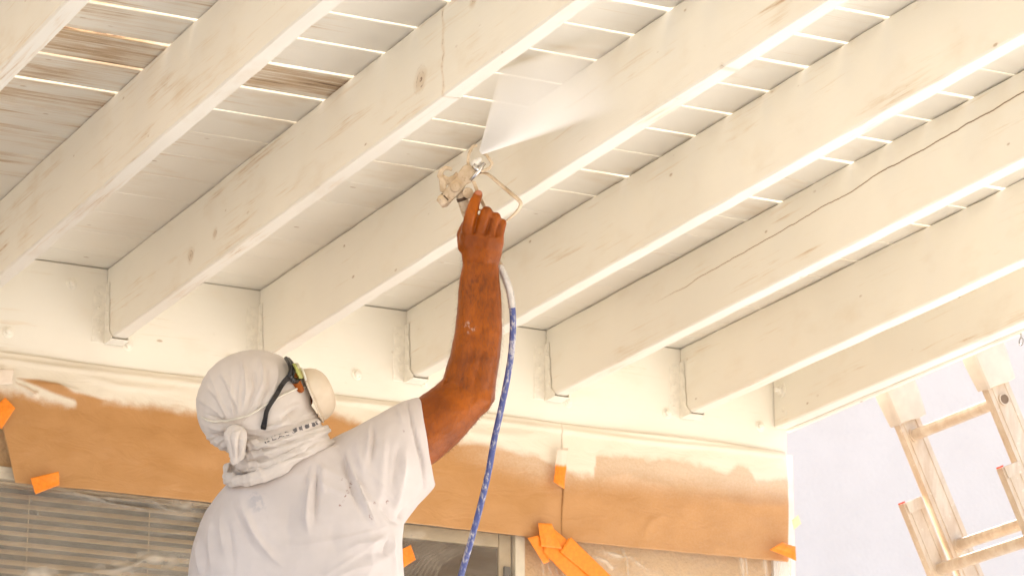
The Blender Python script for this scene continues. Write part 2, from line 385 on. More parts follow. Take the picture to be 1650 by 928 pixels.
for i in range(-4, 5):
    X = XA + i*SP
    mt = {0: MJ_A, 1: MJ_B, 3: MJ_D, -1: MJ_left, -2: MJ_left}.get(i, MJ)
    o = link('joist', joist_mesh('joist', JL, ZD-ZB, JT, i+20), mt, cover, (X-cb0[0], -.004, ZB))
    hanger(o, X, i)
o = link('rim_joist', joist_mesh('rim_joist', JL, ZD-ZB, .040, 77), MJ, cover, (XF-cb0[0], -.004, ZB))
nutm = MB().tube([(0, -.045, .095), (-.004, -.045, .095)], [.021, .020], 20).tube([(-.0041, -.045, .095), (-.013, -.045, .095)], .0115, 6).tube([(-.0131, -.045, .095), (-.024, -.045, .095)], [.007, .0062], 10)
link('bolt', nutm.mesh('bolt'), MPAINT, o)
for yy, zz in ((-.045, .040), (-.06, .028)):
    link('nail_head', MB().tube([(0, yy, zz), (-.002, yy, zz)], [.006, .005], 10).mesh('nail_head'), MPAINT, o)
fas = link('fascia_board', joist_mesh('fascia_board', JL+.02, ZD-ZB+.004, .019, 88, amp=.0012), MJ, cover, (XF+.0425-cb0[0], .012, ZB-.003))
ledger = link('ledger_board', None, None, cover)
bpy.data.objects.remove(ledger)
lm = MB(); rings = []
for i in range(81):
    x = XLEFT-.35 + (XF+.04-XLEFT+.35)*i/80
    w = lambda k: .0012*n3(x*3, 4.4, k)
    rings.append([(x, YL+w(1), 2.02+H), (x, YL+.038, 2.02+H), (x, YL+.038, ZD-.003), (x, YL+w(1), ZD-.003+w(3))])
lm.rings(rings); ledger = part('ledger_board', lm, ML, cover)
def lag(px, py, r=.011):
    q = onY(px, py, YL); m = MB().tube([q+[0, .001, 0], q+[0, -.0022, 0], q+[0, -.003, 0]], [r*1.35, r*1.3, r*1.05], 18)
    m.tube([q+[0, -.0031, 0], q+[0, -.009, 0], q+[0, -.0105, 0]], [r*.8, r*.74, r*.4], 6)
    part('lag_bolt', m, MPAINT, ledger)
for a in ((115, 457), (13, 535), (206, 556), (575, 603), (685, 617), (915, 648), (1075, 666), (1225, 687), (1166, 540), (372, 580)): lag(*a)
# roof boards: run along X, gaps open further from the house
XR = XF+.0425+.019+.006
def gapw(k, x):
    base = .0022 + .0085*float(sstep(5.2, 6.9, k + .25*(x-3.0)))
    if k == 5: base = max(base, .0085*float(sstep(3.75, 3.9, x)))
    if k == 2: base = max(base, .0095*float(sstep(3.85, 3.95, x)))
    if k == 4: base = max(base, .005*float(sstep(3.8, 4.0, x)))
    v = base*(.93 + .75*n3(x*.9, k*7.3, 2.0)) + .0011*n3(x*7, k*3.3, 5) + .0006*n3(x*26, k*1.3, 1)
    return max(.0006, v)
PIT = .1558
def gapc(k): return 7.150 - PIT*k + .004*n3(k*3.7, 1.1, 0) if k >= 0 else YL+.030
nb_ = int((7.15-YFRONT)/PIT)
XB = XLEFT-.3
for k in range(-1, nb_+1):
    n = 150; rings = []
    dz = .0012*n3(k*5.1, 3, 3)
    for i in range(n+1):
        x = XB + (XR-XB)*i/n
        y1 = gapc(k) - (gapw(k, x)/2 if k >= 0 else 0); y0 = gapc(k+1) + gapw(k+1, x)/2
        zb = ZD + abs(dz) + .0007*n3(x*2.2, k*2.9, 7); ch = .0016
        # tight joints near the house get a rebate added to block light and stay dark: open below, closed above; the others are open right through
        g1 = gapw(k, x) if k >= 0 else 1; g0 = gapw(k+1, x)
        t1 = y1+(g1/2-.00015)*float(sstep(.0046, .0034, g1)) if k >= 0 else y1; t0 = y0-(g0/2-.00015)*float(sstep(.0046, .0034, g0))
        rings.append([(x, y0+ch, zb), (x, y1-ch, zb), (x, y1, zb+ch), (x, y1, zb+.011), (x, t1, zb+.0112), (x, t1, zb+DT), (x, t0, zb+DT), (x, t0, zb+.0112), (x, y0, zb+.011), (x, y0, zb+ch)])
    mt = {8: MB_bad, 9: MB_some, 7: MB_mid2, 6: MB_mid, 5: MB_some, 10: MB_mid2, 11: MB_mid, 4: MB_some, 3: MB_some}.get(k, MB_ok)
    ob = part('roof_board', MB().rings(rings), mt, cover)
# front beam and posts, outside the picture
post = simple('painted_post', CREAM, .55, .06)
part('beam', MB().box((XB, YFRONT+.25, ZB-.19), (XR-.03, YFRONT+.34, ZB-.002)), post, cover)
for x in (XB+.1, 4.30): part('post', MB().box((x, YFRONT+.25, 0), (x+.09, YFRONT+.34, ZB-.191)), post, cover)
# screw eye under the fascia
q = onX(1645, 537, XF+.052); e = MB()
e.tube([q, q+[0, 0, -.012]], .0016, 8)
e.tube([q+[0, .0085*math.sin(a), -.0205+.0085*math.cos(a)] for a in np.linspace(0, 2*math.pi*.93, 22)], .0016, 8)
part('screw_eye', e, simple('dull_steel', (.42, .38, .33), .45, .1, metal=.8), cover, True)

# ================================================================== MASKING PAPER, FILM, TAPE
def add_attr(me, name, vals):
    a = me.attributes.new(name, 'FLOAT', 'POINT'); a.data.foreach_set('value', np.asarray(vals, np.float32))
def polyd(pts, pl):
    """distance of 2-D points to a polyline, and the parameter 0..1 along it"""
    pts = np.asarray(pts); best = np.full(len(pts), 1e9); par = np.zeros(len(pts)); n = len(pl)-1
    for i in range(n):
        a = np.array(pl[i], float); b = np.array(pl[i+1], float); ab = b-a
        t_ = np.clip(((pts-a)@ab)/(ab@ab), 0, 1); d = np.linalg.norm(pts-(a+t_[:, None]*ab), axis=1)
        m = d < best; best[m] = d[m]; par[m] = (i+t_[m])/n
    return best, par
t = NT('brown_masking_paper'); c = t.coord()
sp = t.attr('spray'); fb = t.noise(t.mapping(c, (3, 1, 3)), 4, 5); fi = t.noise(t.mapping(c, (1, 1, 1)), 170, 3, .7)
pc = t.mix(t.ramp(fb, .3, .7), (.46, .225, .075), (.505, .255, .093)); pc = t.mix(t.math('MULTIPLY', fi, .18), pc, (.60, .36, .17))
edge = t.math('ADD', sp, t.math('MULTIPLY', t.math('SUBTRACT', t.noise(c, 200, 4, .7), .5), .30))
spm = t.ramp(edge, .08, .95)
pc = t.mix(spm, pc, (.80, .725, .60))
pbump = t.bump(t.noise(t.mapping(c, (2, 1, 4)), 6, 4, .5, .8), .35, .012); pbump = t.bump(fi, .08, .001, pbump)
paperm = t.set(color=pc, rough=t.ramp(spm, 0, 1, .36, .6), normal=pbump, spec=.35)

BOUND = [(-80, 622), (0, 628), (35, 634), (62, 640), (80, 648), (118, 654), (124, 648), (118, 640), (135, 640), (165, 645), (250, 654), (330, 666), (430, 664), (530, 668), (620, 692), (700, 716), (760, 712), (800, 722), (850, 735), (870, 738),
         (905, 757), (938, 769), (957, 767), (961, 740), (1000, 738), (1060, 742), (1120, 750), (1172, 765), (1190, 752), (1207, 756), (1218, 779), (1245, 776), (1300, 770)]
def paper(name, label, x0, x1, yoff, seed, left_cut=None, creases=()):
    ztop, zbot = 2.090+H, 1.776+H; nx = int((x1-x0)/.005); nz = 66
    V = np.zeros(((nx+1)*(nz+1), 3)); bx = np.array([b[0] for b in BOUND]); 
    k = 0
    for i in range(nx+1):
        for j in range(nz+1):
            s_, v = i/nx, j/nz; x = x0+(x1-x0)*s_
            zt = ztop + .004*n3(x*2.5, seed, 1) ; zb = zbot + .006*n3(x*1.7, seed, 5) + .004*(x-3)*.6
            z = zt + (zb-zt)*v; xx = x
            if left_cut is not None: xx = x + (1-s_)**3*(left_cut*v - .0)
            V[k] = (xx, 0, z); k += 1
    X, Z = V[:, 0], V[:, 2]; v = np.tile(np.linspace(0, 1, nz+1), nx+1)
    # top edge rolls off the ledger, the sheet hangs a little slack
    belly = .010*np.sin(np.pi*v)*(1+.6*np.array([n3(a*1.6, seed, 9) for a in X])) + .012*v**2*np.array([n3(a*2.1, seed, 3) for a in X])
    wr = np.array([.0075*n3(a*5+b*3, seed+2, b*8) + .0032*n3(a*15, seed, b*19) + .0030*max(0, n3(a*3.1-b*8, seed+6, b*4))**1 for a, b in zip(X, Z)])
    ridge = .006*np.exp(-((v-.055-.03*np.array([n3(a*2.2, seed, 14) for a in X]))/.022)**2)
    lip = .010*sstep(.035, 0, v)*np.array([max(0, n3(a*2.4, seed, 33)+.15) for a in X])
    Yv = YL - .0045 - yoff - belly*.9 - wr*sstep(0, .12, v) - ridge - lip
    px = topx(np.stack([X, np.full(len(X), YL-.012), Z], -1))
    for (pl, amp, wd) in creases:
        d, par = polyd(px, pl); Yv -= amp*np.exp(-(d/wd)**2)*np.sin(np.pi*np.clip(par, .04, .96))
    V[:, 1] = Yv
    # overspray from the work along the ledger: solid at the top, feathered lower edge
    inter = np.interp(px[:, 0], bx, [b[1] for b in BOUND]) if True else 0
    spray = sstep(20, -18, px[:, 1]-inter + np.array([6*n3(a*.045, b*.05, seed)+3*n3(a*.14, b*.12, seed) for a, b in px]))
    inter2 = np.interp(px[:, 0], [0, 330, 530, 700, 870, 1000, 1120, 1300], [628, 664, 668, 712, 745, 748, 756, 772])
    spray = np.maximum(spray, .36*sstep(60, 0, px[:, 1]-inter2)*sstep(560, 900, px[:, 0])+.20*sstep(560, 1250, px[:, 0]))
    if left_cut is not None:     # brown wedge beside the fold, with the spray mask lowered
        pg = [(28, 609), (60, 611), (92, 618), (116, 632), (170, 646), (150, 656), (122, 646), (86, 634), (60, 623), (44, 616), (28, 609)]
        d, par = polyd(px, pg); ins = np.zeros(len(px), bool)
        for a, b in zip(pg[:-1], pg[1:]):
            cr = (a[1] > px[:, 1]) != (b[1] > px[:, 1]); ins ^= cr & (px[:, 0] < (b[0]-a[0])*(px[:, 1]-a[1])/((b[1]-a[1]) or 1e-9)+a[0])
        spray *= 1-.9*sstep(-4.5, 4.5, np.where(ins, d, -d))
        d, par = polyd(px, [(26, 616), (40, 624), (54, 634), (60, 630)]); spray *= 1-.45*np.exp(-(d/2.2)**2)
    mb = MB(); mb.v = [tuple(q) for q in V]
    for i in range(nx):
        for j in range(nz): a = i*(nz+1)+j; mb.f.append((a, a+nz+1, a+nz+2, a+1))
    base = (x0, YL, zbot); me = mb.mesh(name, True, base); add_attr(me, 'spray', spray)
    o = link(name, me, paperm, None, base); m = o.modifiers.new('thickness', 'SOLIDIFY'); m.thickness = .0004
    return tag(o, label, 'paper', 'brown masking paper strips under the ledger')
paper('masking_paper', 'long brown paper strip behind the painter, white overspray along its top', 2.158, 3.760, .000, 3.3, left_cut=.095,
      creases=[([(52, 616), (90, 622), (135, 636)], .012, 5), ([(30, 618), (55, 636), (62, 630)], .010, 4), ([(130, 605), (190, 622), (300, 630)], .006, 5), ([(150, 690), (172, 705), (160, 740)], .004, 12), ([(700, 690), (780, 700), (880, 700)], .004, 6)])
paper('masking_paper', 'shorter brown paper strip at the house corner, overlapping the longer one', 3.728, 4.412, .0008, 3.3,
      creases=[([(906, 700), (904, 760), (906, 860)], .004, 8), ([(960, 770), (1010, 765), (1100, 790)], .004, 9), ([(1040, 870), (1050, 840), (1080, 825)], .005, 7), ([(1150, 800), (1210, 815), (1270, 812)], .004, 8)])

# ---- clear film over window and wall
t = NT('clear_plastic_film'); c = t.coord()
hz = t.ramp(t.noise(t.mapping(c, (2, 1, 5)), 5, 5), .42, .75)
mist = t.attr('painted_haze')  # whitish haze on the film: painted pleat highlights and pale patches
tr = t.node('ShaderNodeBsdfTransparent'); tr.inputs[0].default_value = (.97, .96, .94, 1)
gl = t.node('ShaderNodeBsdfGlossy'); gl.inputs['Roughness'].default_value = .22; gl.inputs[0].default_value = (.95, .95, .95, 1)
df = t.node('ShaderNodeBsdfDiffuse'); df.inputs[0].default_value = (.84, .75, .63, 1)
lw = t.node('ShaderNodeLayerWeight'); lw.inputs[0].default_value = .10
nbp = t.bump(t.noise(t.mapping(c, (6, 1, 22)), 6, 5, .6, 1.0), .45, .006); t.inp(gl.inputs['Normal'], nbp); t.inp(lw.inputs['Normal'], nbp)
hbase = t.ramp(t.sep(c)[0], -.52, -.42, .16, .065)
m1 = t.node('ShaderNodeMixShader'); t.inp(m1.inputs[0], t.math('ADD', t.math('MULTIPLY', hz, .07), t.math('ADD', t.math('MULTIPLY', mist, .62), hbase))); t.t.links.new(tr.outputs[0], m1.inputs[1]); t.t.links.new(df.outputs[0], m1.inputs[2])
m2 = t.node('ShaderNodeMixShader'); t.inp(m2.inputs[0], t.math('MULTIPLY_ADD', lw.outputs['Fresnel'], .32, .006, clamp=True)); t.t.links.new(m1.outputs[0], m2.inputs[1]); t.t.links.new(gl.outputs[0], m2.inputs[2])
t.t.links.new(m2.outputs[0], t.out.inputs[0]); filmm = t.m
def film():
    x0, x1, z0, z1 = 2.02, 4.425, 1.05+H, 1.80+H; nx, nz = 640, 200
    xs = np.linspace(x0, x1, nx+1); zs = np.linspace(z0, z1, nz+1)
    X, Z = np.meshgrid(xs, zs, indexing='ij'); X = X.ravel(); Z = Z.ravel()
    px = topx(np.stack([X, np.full(len(X), YL+.01), Z], -1))
    Yv = YL + .009 + np.array([.004*n3(a*2.2, 1, b*3) + .0022*n3(a*5+b*3, 4, b*11) for a, b in zip(X, Z)])
    painted_haze = np.zeros(len(X))
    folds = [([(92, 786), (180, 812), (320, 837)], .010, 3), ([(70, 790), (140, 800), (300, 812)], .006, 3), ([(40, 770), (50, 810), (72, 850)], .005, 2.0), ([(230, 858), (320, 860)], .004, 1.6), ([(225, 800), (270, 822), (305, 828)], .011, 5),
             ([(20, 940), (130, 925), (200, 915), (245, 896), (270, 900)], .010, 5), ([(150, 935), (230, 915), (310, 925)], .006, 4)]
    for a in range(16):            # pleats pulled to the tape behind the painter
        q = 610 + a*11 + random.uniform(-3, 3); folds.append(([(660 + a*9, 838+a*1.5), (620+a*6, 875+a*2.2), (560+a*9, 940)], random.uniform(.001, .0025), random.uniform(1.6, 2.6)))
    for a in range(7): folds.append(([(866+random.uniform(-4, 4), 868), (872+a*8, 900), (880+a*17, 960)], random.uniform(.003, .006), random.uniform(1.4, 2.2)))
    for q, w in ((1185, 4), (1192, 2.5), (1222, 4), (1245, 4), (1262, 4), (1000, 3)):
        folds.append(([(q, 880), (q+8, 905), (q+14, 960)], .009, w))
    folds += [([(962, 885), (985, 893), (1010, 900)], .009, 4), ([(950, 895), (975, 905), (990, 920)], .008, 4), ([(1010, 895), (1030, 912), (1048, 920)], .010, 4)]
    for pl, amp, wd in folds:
        d, par = polyd(px, pl); e_ = np.exp(-(d/wd)**2)*np.sin(np.pi*np.clip(par, .03, .97))**.5; Yv -= amp*e_; painted_haze = np.maximum(painted_haze, e_*(.55 if px is None else 1)*np.where(px[:, 0] > 850, .70, np.where(px[:, 0] > 600, .20, .34)))  # bunched folds paler, their highlights painted in as whitish haze
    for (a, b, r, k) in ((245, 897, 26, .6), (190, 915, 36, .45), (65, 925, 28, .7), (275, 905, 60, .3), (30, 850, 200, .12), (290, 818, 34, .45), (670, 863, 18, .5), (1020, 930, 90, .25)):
        painted_haze = np.maximum(painted_haze, k*np.exp(-(((px[:, 0]-a)/r)**2+((px[:, 1]-b)/(r*.45))**2)))
    painted_haze = painted_haze*np.array([.80+.6*n3(a*.06, b*.10, 3) for a, b in px])
    painted_haze = np.maximum(painted_haze, .10*sstep(845, 880, px[:, 0]))
    mb = MB(); mb.v = list(zip(X, Yv, Z))
    for i in range(nx):
        for j in range(nz): a = i*(nz+1)+j; mb.f.append((a, a+nz+1, a+nz+2, a+1))
    base = (3.2, YL, z0); me = mb.mesh('plastic_sheet', True, base); add_attr(me, 'painted_haze', np.clip(painted_haze, 0, 1))
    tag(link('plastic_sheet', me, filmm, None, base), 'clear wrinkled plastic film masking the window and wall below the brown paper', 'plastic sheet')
film()

# ---- orange tape, every piece its own
t = NT('orange_tape'); c = t.coord(); tf = t.noise(t.mapping(c, (1, 1, 1)), 120, 4); sp = t.attr('spray')
tcol = t.mix(t.ramp(tf, .3, .7), (.86, .225, .010), (.95, .285, .014)); tcol = t.mix(t.ramp(sp, .15, .85), tcol, (.82, .70, .58))
tapem = t.set(color=tcol, rough=.42, normal=t.bump(tf, .15, .001), Transmission_Weight=0.0)
def tape(label, poly, y, bow=.004, seed=1., spray=None, lift=0., mat=None, yr=None):
    """poly: outline (4 corners) measured on a plane y = const; subdivided, torn ends, slightly lifted off the surface"""
    A, B, C_, D_ = [np.array(q, float) for q in poly]; nu, nv = 22, 12; V = []; S_ = []
    for i in range(nu+1):
        for j in range(nv+1):
            u, v = i/nu, j/nv
            uu = u + (.035*n3(v*9, seed, 2)*(1 if u > .5 else -1) if i in (0, nu) else 0)
            q = A*(1-uu)*(1-v)+B*uu*(1-v)+C_*uu*v+D_*(1-uu)*v
            yy = y - .0012 - bow*max(0, n3(u*1.8+seed, v*1.3, seed*2)+.25) - lift*(v**2) - .0006*n3(u*9, v*6, seed)
            if yr is not None: yy += yr*(u-.5)
            V.append(onY(q[0], q[1], yy)); S_.append(0 if spray is None else float(sstep(spray[1], spray[0], q[1]+1.5*n3(u*5, v*5, seed))))
    mb = MB(); mb.v = [tuple(q) for q in V]
    for i in range(nu):
        for j in range(nv): a = i*(nv+1)+j; mb.f.append((a, a+nv+1, a+nv+2, a+1))
    base = np.mean(V, 0); me = mb.mesh('masking_tape', True, base); add_attr(me, 'spray', S_)
    o = link('masking_tape', me, mat or tapem, None, base); m = o.modifiers.new('thickness', 'SOLIDIFY'); m.thickness = .0003
    return tag(o, label, 'tape', 'pieces of orange masking tape')
YP = YL - .0225
tape('paint-covered tape over the top left end of the long brown paper', [(-24, 594), (23, 595), (20, 618), (-24, 622)], YP-.002, .005, 1.3, spray=(640, 660))
tape('orange tape slanting across the left edge of the long brown paper', [(-16, 664), (8, 640), (25, 657), (2, 692)], YP-.001, .003, 2.4)
tape('short orange tape holding the lower left corner of the long brown paper', [(49, 770), (95, 759), (96, 781), (57, 796)], YP-.003, .004, 3.1)
tape('small orange tape with a pale oversprayed top, where the two papers overlap', [(898, 722), (916, 722), (909, 787), (892, 776)], YP-.010, .005, 4.6, spray=(742, 756), lift=.006)
tape('crumpled orange tape, upper left of the cluster under the paper seam', [(867, 842), (889, 843), (905, 884), (872, 880)], YP-.005, .005, 5.2)
tape('narrow pointed orange tape at the left of the cluster beside the window jamb', [(850, 866), (868, 862), (886, 904), (876, 908)], YP+.001, .003, 6.7)
tape('broad orange tape running diagonally out of the bottom of the picture', [(888, 848), (976, 920), (948, 962), (874, 888)], YP-.001, .004, 7.9)
tape('orange tape lying over the broad diagonal strip below the paper seam', [(919, 864), (985, 928), (975, 948), (902, 888)], YP-.0065, .003, 8.3)
tape('orange tape on the lower right corner of the paper at the house corner', [(1240, 885), (1260, 873), (1282, 880), (1283, 903)], YP-.008, .006, 9.4)
tape('small orange tape on the plastic film beside the painter\'s white shirt', [(640, 888), (662, 877), (670, 901), (650, 914)], YL-.004, .006, 10.2)
paletape = simple('pale_yellow_tape', (.85, .72, .40), .5, .06)
tape('pale yellow tape scrap sticking out past the house corner', [(1276, 838), (1286, 829), (1291, 843), (1279, 853)], YL-.012, .004, 11.2, mat=paletape)

# ================================================================== LADDER
t = NT('paint_dusted_aluminium'); c = t.coord()
l1 = t.noise(t.mapping(c, (9, 9, 2)), 3, 6, .65); l2 = t.noise(c, 60, 5)
lc = t.mix(t.ramp(l1, .35, .70), (.58, .44, .31), (.70, .59, .46)); lc = t.mix(t.math('MULTIPLY', t.ramp(l2, .60, .74), .6), lc, (.80, .72, .60))
sc_ = t.noise(t.mapping(c, (40, 40, 3)), 3, 4); lc = t.mix(t.math('MULTIPLY', t.ramp(sc_, .66, .72), .35), lc, (.38, .25, .14))
alum = t.set(color=lc, rough=.5, normal=t.bump(l2, .2, .002), metal=.18, spec=.5)
mittm = simple('pale_rubber_mitt', (.62, .52, .42), .6, .08, 14, .2); redm = simple('red_plastic', (.75, .08, .03), .4, .05)
darkin = simple('painted_bore_shade', (.20, .13, .08), .7)
UPL = np.array([-.183, 0, .404]); UPL /= np.linalg.norm(UPL); ACR = np.array([UPL[2], 0, -UPL[0]])      # along the rails, across their width
top = np.array([4.595, 0, 2.135+H])
lad = thing('extension_ladder', 'paint-spattered aluminium extension ladder with padded tops leaning on the patio cover edge', 'ladder', (5.93, 6.74, 0))
R3 = np.stack([ACR, np.array([0, 1.0, 0]), UPL], 1)                 # local (across, y, along) -> world
def lbox(a, b, o): return (np.array(a), np.array(b), R3, o)
def rail(name, yc, org, s0, s1, wd=.070, th=.026, out=1):
    """C-channel rail: web facing the open side, two flanges"""
    m = MB(); w = .0028
    yw = yc + out*th/2
    m.box(*lbox((-wd/2, min(yw, yw-out*w), s0), (wd/2, max(yw, yw-out*w), s1), org))
    for sx in (-1, 1):
        xa = sx*wd/2; m.box(*lbox((min(xa, xa-sx*w), yc-th/2 if out > 0 else yw+w, s0), (max(xa, xa-sx*w), (yw-w) if out > 0 else yc+th/2, s1), org))
    m.box(*lbox((-wd/2+.012, min(yw+out*.0002, yw+out*.002), s0), (-wd/2+.016, max(yw+out*.0002, yw+out*.002), s1), org))
    m.box(*lbox((wd/2-.016, min(yw+out*.0002, yw+out*.002), s0), (wd/2-.012, max(yw+out*.0002, yw+out*.002), s1), org))
    return part(name, m, alum, lad)
def dprof(r, n=18):
    pts = []
    for k in range(n):
        a = 2*math.pi*k/n; x, z = r*math.cos(a), r*math.sin(a); pts.append((x, min(z, r*.90)))
    return pts
def rung(y0, y1, org, s):
    m = MB(); rings = []
    for y, r in ((y0, .0165), (y1, .0165), (y1, .0128), (y0, .0128)):
        rings.append([org + R3@np.array([a, y, s+b]) for a, b in dprof(r)])
    n = len(rings[0]); v = [p_ for rr in rings for p_ in rr]; f = []
    for i in range(4):
        for j in range(n): k = (j+1) % n; i2 = (i+1) % 4; f.append((i*n+j, i*n+k, i2*n+k, i2*n+j))
    m.add(v, f); o = part('rung', m, alum, lad, False)
    part('bore_shade', MB().tube([org+R3@np.array([0, y0+.0010, s]), org+R3@np.array([0, y0+.0016, s])], .0127, 16), darkin, o)  # dark disc painted as the shade inside the hollow rung
    for yy in (y0, y1):       # swaged collars either side of the rail webs
        col = MB(); rr = []
        for dy, r in ((-.004, .0168), (-.004, .0205), (.004, .0205), (.004, .0168)): rr.append([org + R3@np.array([a, yy+dy+(.019 if yy == y0 else -.019), s+b]) for a, b in dprof(r)])
        col.rings(rr, False); col.f += [(i, (i+1) % n, (i+1) % n+3*n, i+3*n) for i in range(n)]
        part('rung_collar', col, alum, lad)
o1 = top.copy(); YN, YFAR = 6.531, 6.941
for yc, out in ((YN, -1), (YFAR, -1)): rail('rail', yc, o1, -2.20, .035, out=out)
for k in range(8): rung(YN-.017, YFAR+.004, o1, -.053-.3126*k)
o2 = top + ACR*(-.074) + UPL*0
for yc in (YN-.022, YFAR+.020): rail('rail', yc, o2, -3.20, -.210, wd=.062, th=.024, out=-1)
for k in range(9): rung(YN-.038, YFAR+.028, o2, -.405-.3126*k)
for yc in (YN-.022, YFAR+.020):
    part('red_end_cap', MB().box(*lbox((-.040, yc-.012, -.2095), (-.024, yc-.002, -.205), o2)), redm, lad)
    part('end_plate', MB().box(*lbox((-.026, yc-.0145, -.241), (.029, yc-.0142+.0002-.0022, -.211), o2)), alum, lad)
def mitt(yc):
    m = MB(); rings = []
    for s, wx, wy in ((-.014, .044, .0275), (-.012, .046, .0290), (.06, .051, .032), (.215, .052, .033), (.236, .046, .029)):
        ring = []
        for k in range(48):
            a = 2*math.pi*k/48; ca, sa = math.cos(a), math.sin(a); q = 12.0
            rr = (abs(ca)**q+abs(sa)**q)**(-1/q)
            ring.append(o1 + R3@np.array([.004+wx*ca*rr + .001*n3(a, s*30, yc), yc-.003+wy*sa*rr, s + .004*n3(a*1.3, yc, 1)*(s < 0)]))
        rings.append(ring)
    m.rings(rings); part('padded_end_cover', m, mittm, lad, False)
for yc in (YN, YFAR): mitt(yc)

# ================================================================== SPRAY GUN, HOSE, MIST
t = NT('overspray_coated_metal'); c = t.coord()
n1 = t.noise(c, 40, 4); n2 = t.noise(c, 130, 3)
gc = t.mix(t.ramp(n1, .35, .7), (.52, .39, .25), (.70, .58, .43)); gc = t.mix(t.math('MULTIPLY', t.ramp(n2, .58, .66), .5), gc, (.36, .23, .12))
gunm = t.set(color=gc, rough=.42, normal=t.bump(n1, .25, .003), spec=.5)
steel = simple('bright_steel', (.62, .60, .58), .25, .1, 60, .1, metal=.9); whitem = simple('white_tip', (.86, .84, .80), .35, .03); darkm = simple('groove_shade', (.10, .06, .035), .6)  # last one: dark tone painted as shade in the gun's grooves
GD = 6.60
gun = thing('spray_gun', 'paint-coated airless spray gun held up in the painter\'s hand', 'spray gun', P(752, 300, GD))
def gp(px, py, dd=0.): return P(px, py, GD+dd)
S_ = GD/FPX                                  # metres per picture pixel at the gun
ax_b = gp(772, 260)-gp(722, 318); ax_b /= np.linalg.norm(ax_b)      # barrel, pointing to the tip
ax_d = WV; ax_s = np.cross(ax_b, ax_d); ax_s /= np.linalg.norm(ax_s)
RB = np.stack([ax_b, ax_s, ax_d], 1)
def gbox(c0, hx, hy, hz, R=RB): return ((-hx, -hy, -hz), (hx, hy, hz), R, c0)
# receiver: a cast body built of stepped blocks, flared towards the tip
b = MB()
b.rings([[gp(*q[:2])+RB@np.array([0, s1*q[2], s2*q[3]]) for s1, s2 in ((-1, -1), (1, -1), (1, 1), (-1, 1))] for q in
         ((718, 322, .011, .010), (724, 314, .013, .013), (735, 302, .014, .014), (744, 292, .012, .013), (748, 287, .016, .015), (756, 277, .017, .016), (762, 270, .012, .013))])
o = part('body', b, gunm, gun); bevel(o, .0035, 3)
nut = MB(); nut.tube([gp(722, 316)-RB@np.array([.003, 0, 0]), gp(713, 325), gp(708, 329)], [.0135, .0145, .0105], 6); bevel(part('end_nut', nut, gunm, gun), .0015)
part('nut_groove_shade', MB().tube([gp(719.5, 318.5), gp(718, 320)], .0137, 8), darkm, gun)
# left bracket with its hook (tip-guard lever / hanging hook)
hk = MB(); path = [(741, 284), (733, 290), (722, 292), (714, 288), (709, 283), (711, 276), (717, 271), (724, 271), (728, 275)]
rings = []
for i, q in enumerate(path):
    w = [.012, .010, .008, .0075, .007, .005, .0042, .0038, .003][i]
    a = np.array(path[min(i+1, len(path)-1)], float)-np.array(path[max(i-1, 0)], float); a /= np.linalg.norm(a); nrm = np.array([-a[1], a[0]])
    c0 = gp(*q, .004); e = RV*nrm[0]-UV*nrm[1]
    rings.append([c0+e*w-WV*.006, c0-e*w-WV*.006, c0-e*w+WV*.006, c0+e*w+WV*.006])
hk.rings(rings); bevel(part('hook', hk, gunm, gun, False), .002)
pl = MB(); pts = [(707, 285), (713, 284), (720, 296), (717, 312), (709, 309)]
n_ = len(pts); v = [gp(*q, -.006) for q in pts]+[gp(*q, .006) for q in pts]; pl.add(v, [tuple(range(n_)), tuple(range(2*n_-1, n_-1, -1))]+[(i, (i+1) % n_, (i+1) % n_+n_, i+n_) for i in range(n_)])
bevel(part('side_plate', pl, gunm, gun), .002)
part('pivot_bolt', MB().tube([gp(734, 301, -.012), gp(733.5, 301.5, -.020), gp(733.5, 301.5, -.022)], [.0115, .0112, .009], 20).tube([gp(733.5, 301.5, -.0221), gp(733.5, 301.5, -.027)], .0062, 6), gunm, gun)
part('swivel', MB().tube([gp(754, 311, -.016), gp(754, 311, -.006), gp(754, 312, .01)], [.0105, .0115, .0115], 20).tube([gp(754, 311, -.0161), gp(754, 311, -.018)], .006, 14), gunm, gun)
# handle, running down behind the fingers to the hose fitting
hd = MB(); hd.tube([gp(741, 309, .004), gp(745, 320, .006), gp(752, 340, .012), gp(768, 372, .030), gp(786, 402, .026), gp(798, 420, .014)], [.0115, .0108, .0125, .0140, .0130, .0085], 18)
part('handle', hd, gunm, gun, True)
part('collar_groove', MB().tube([gp(741.5, 322, .007), gp(752, 327, .007)], .0030, 10).tube([gp(744.2, 318, .006), gp(746, 323, .007)], .0124, 16), darkm, gun)
trg = MB(); rings = []
for i, q in enumerate([(763, 292, .0), (766, 300, -.004), (771, 314, -.006), (779, 330, .012), (788, 348, .022)]):
    c0 = gp(*q); rings.append([c0+RV*.004-WV*.005, c0-RV*.004-WV*.005, c0-RV*.004+WV*.005, c0+RV*.004+WV*.005])
trg.rings(rings); bevel(part('trigger', trg, gunm, gun), .0015)
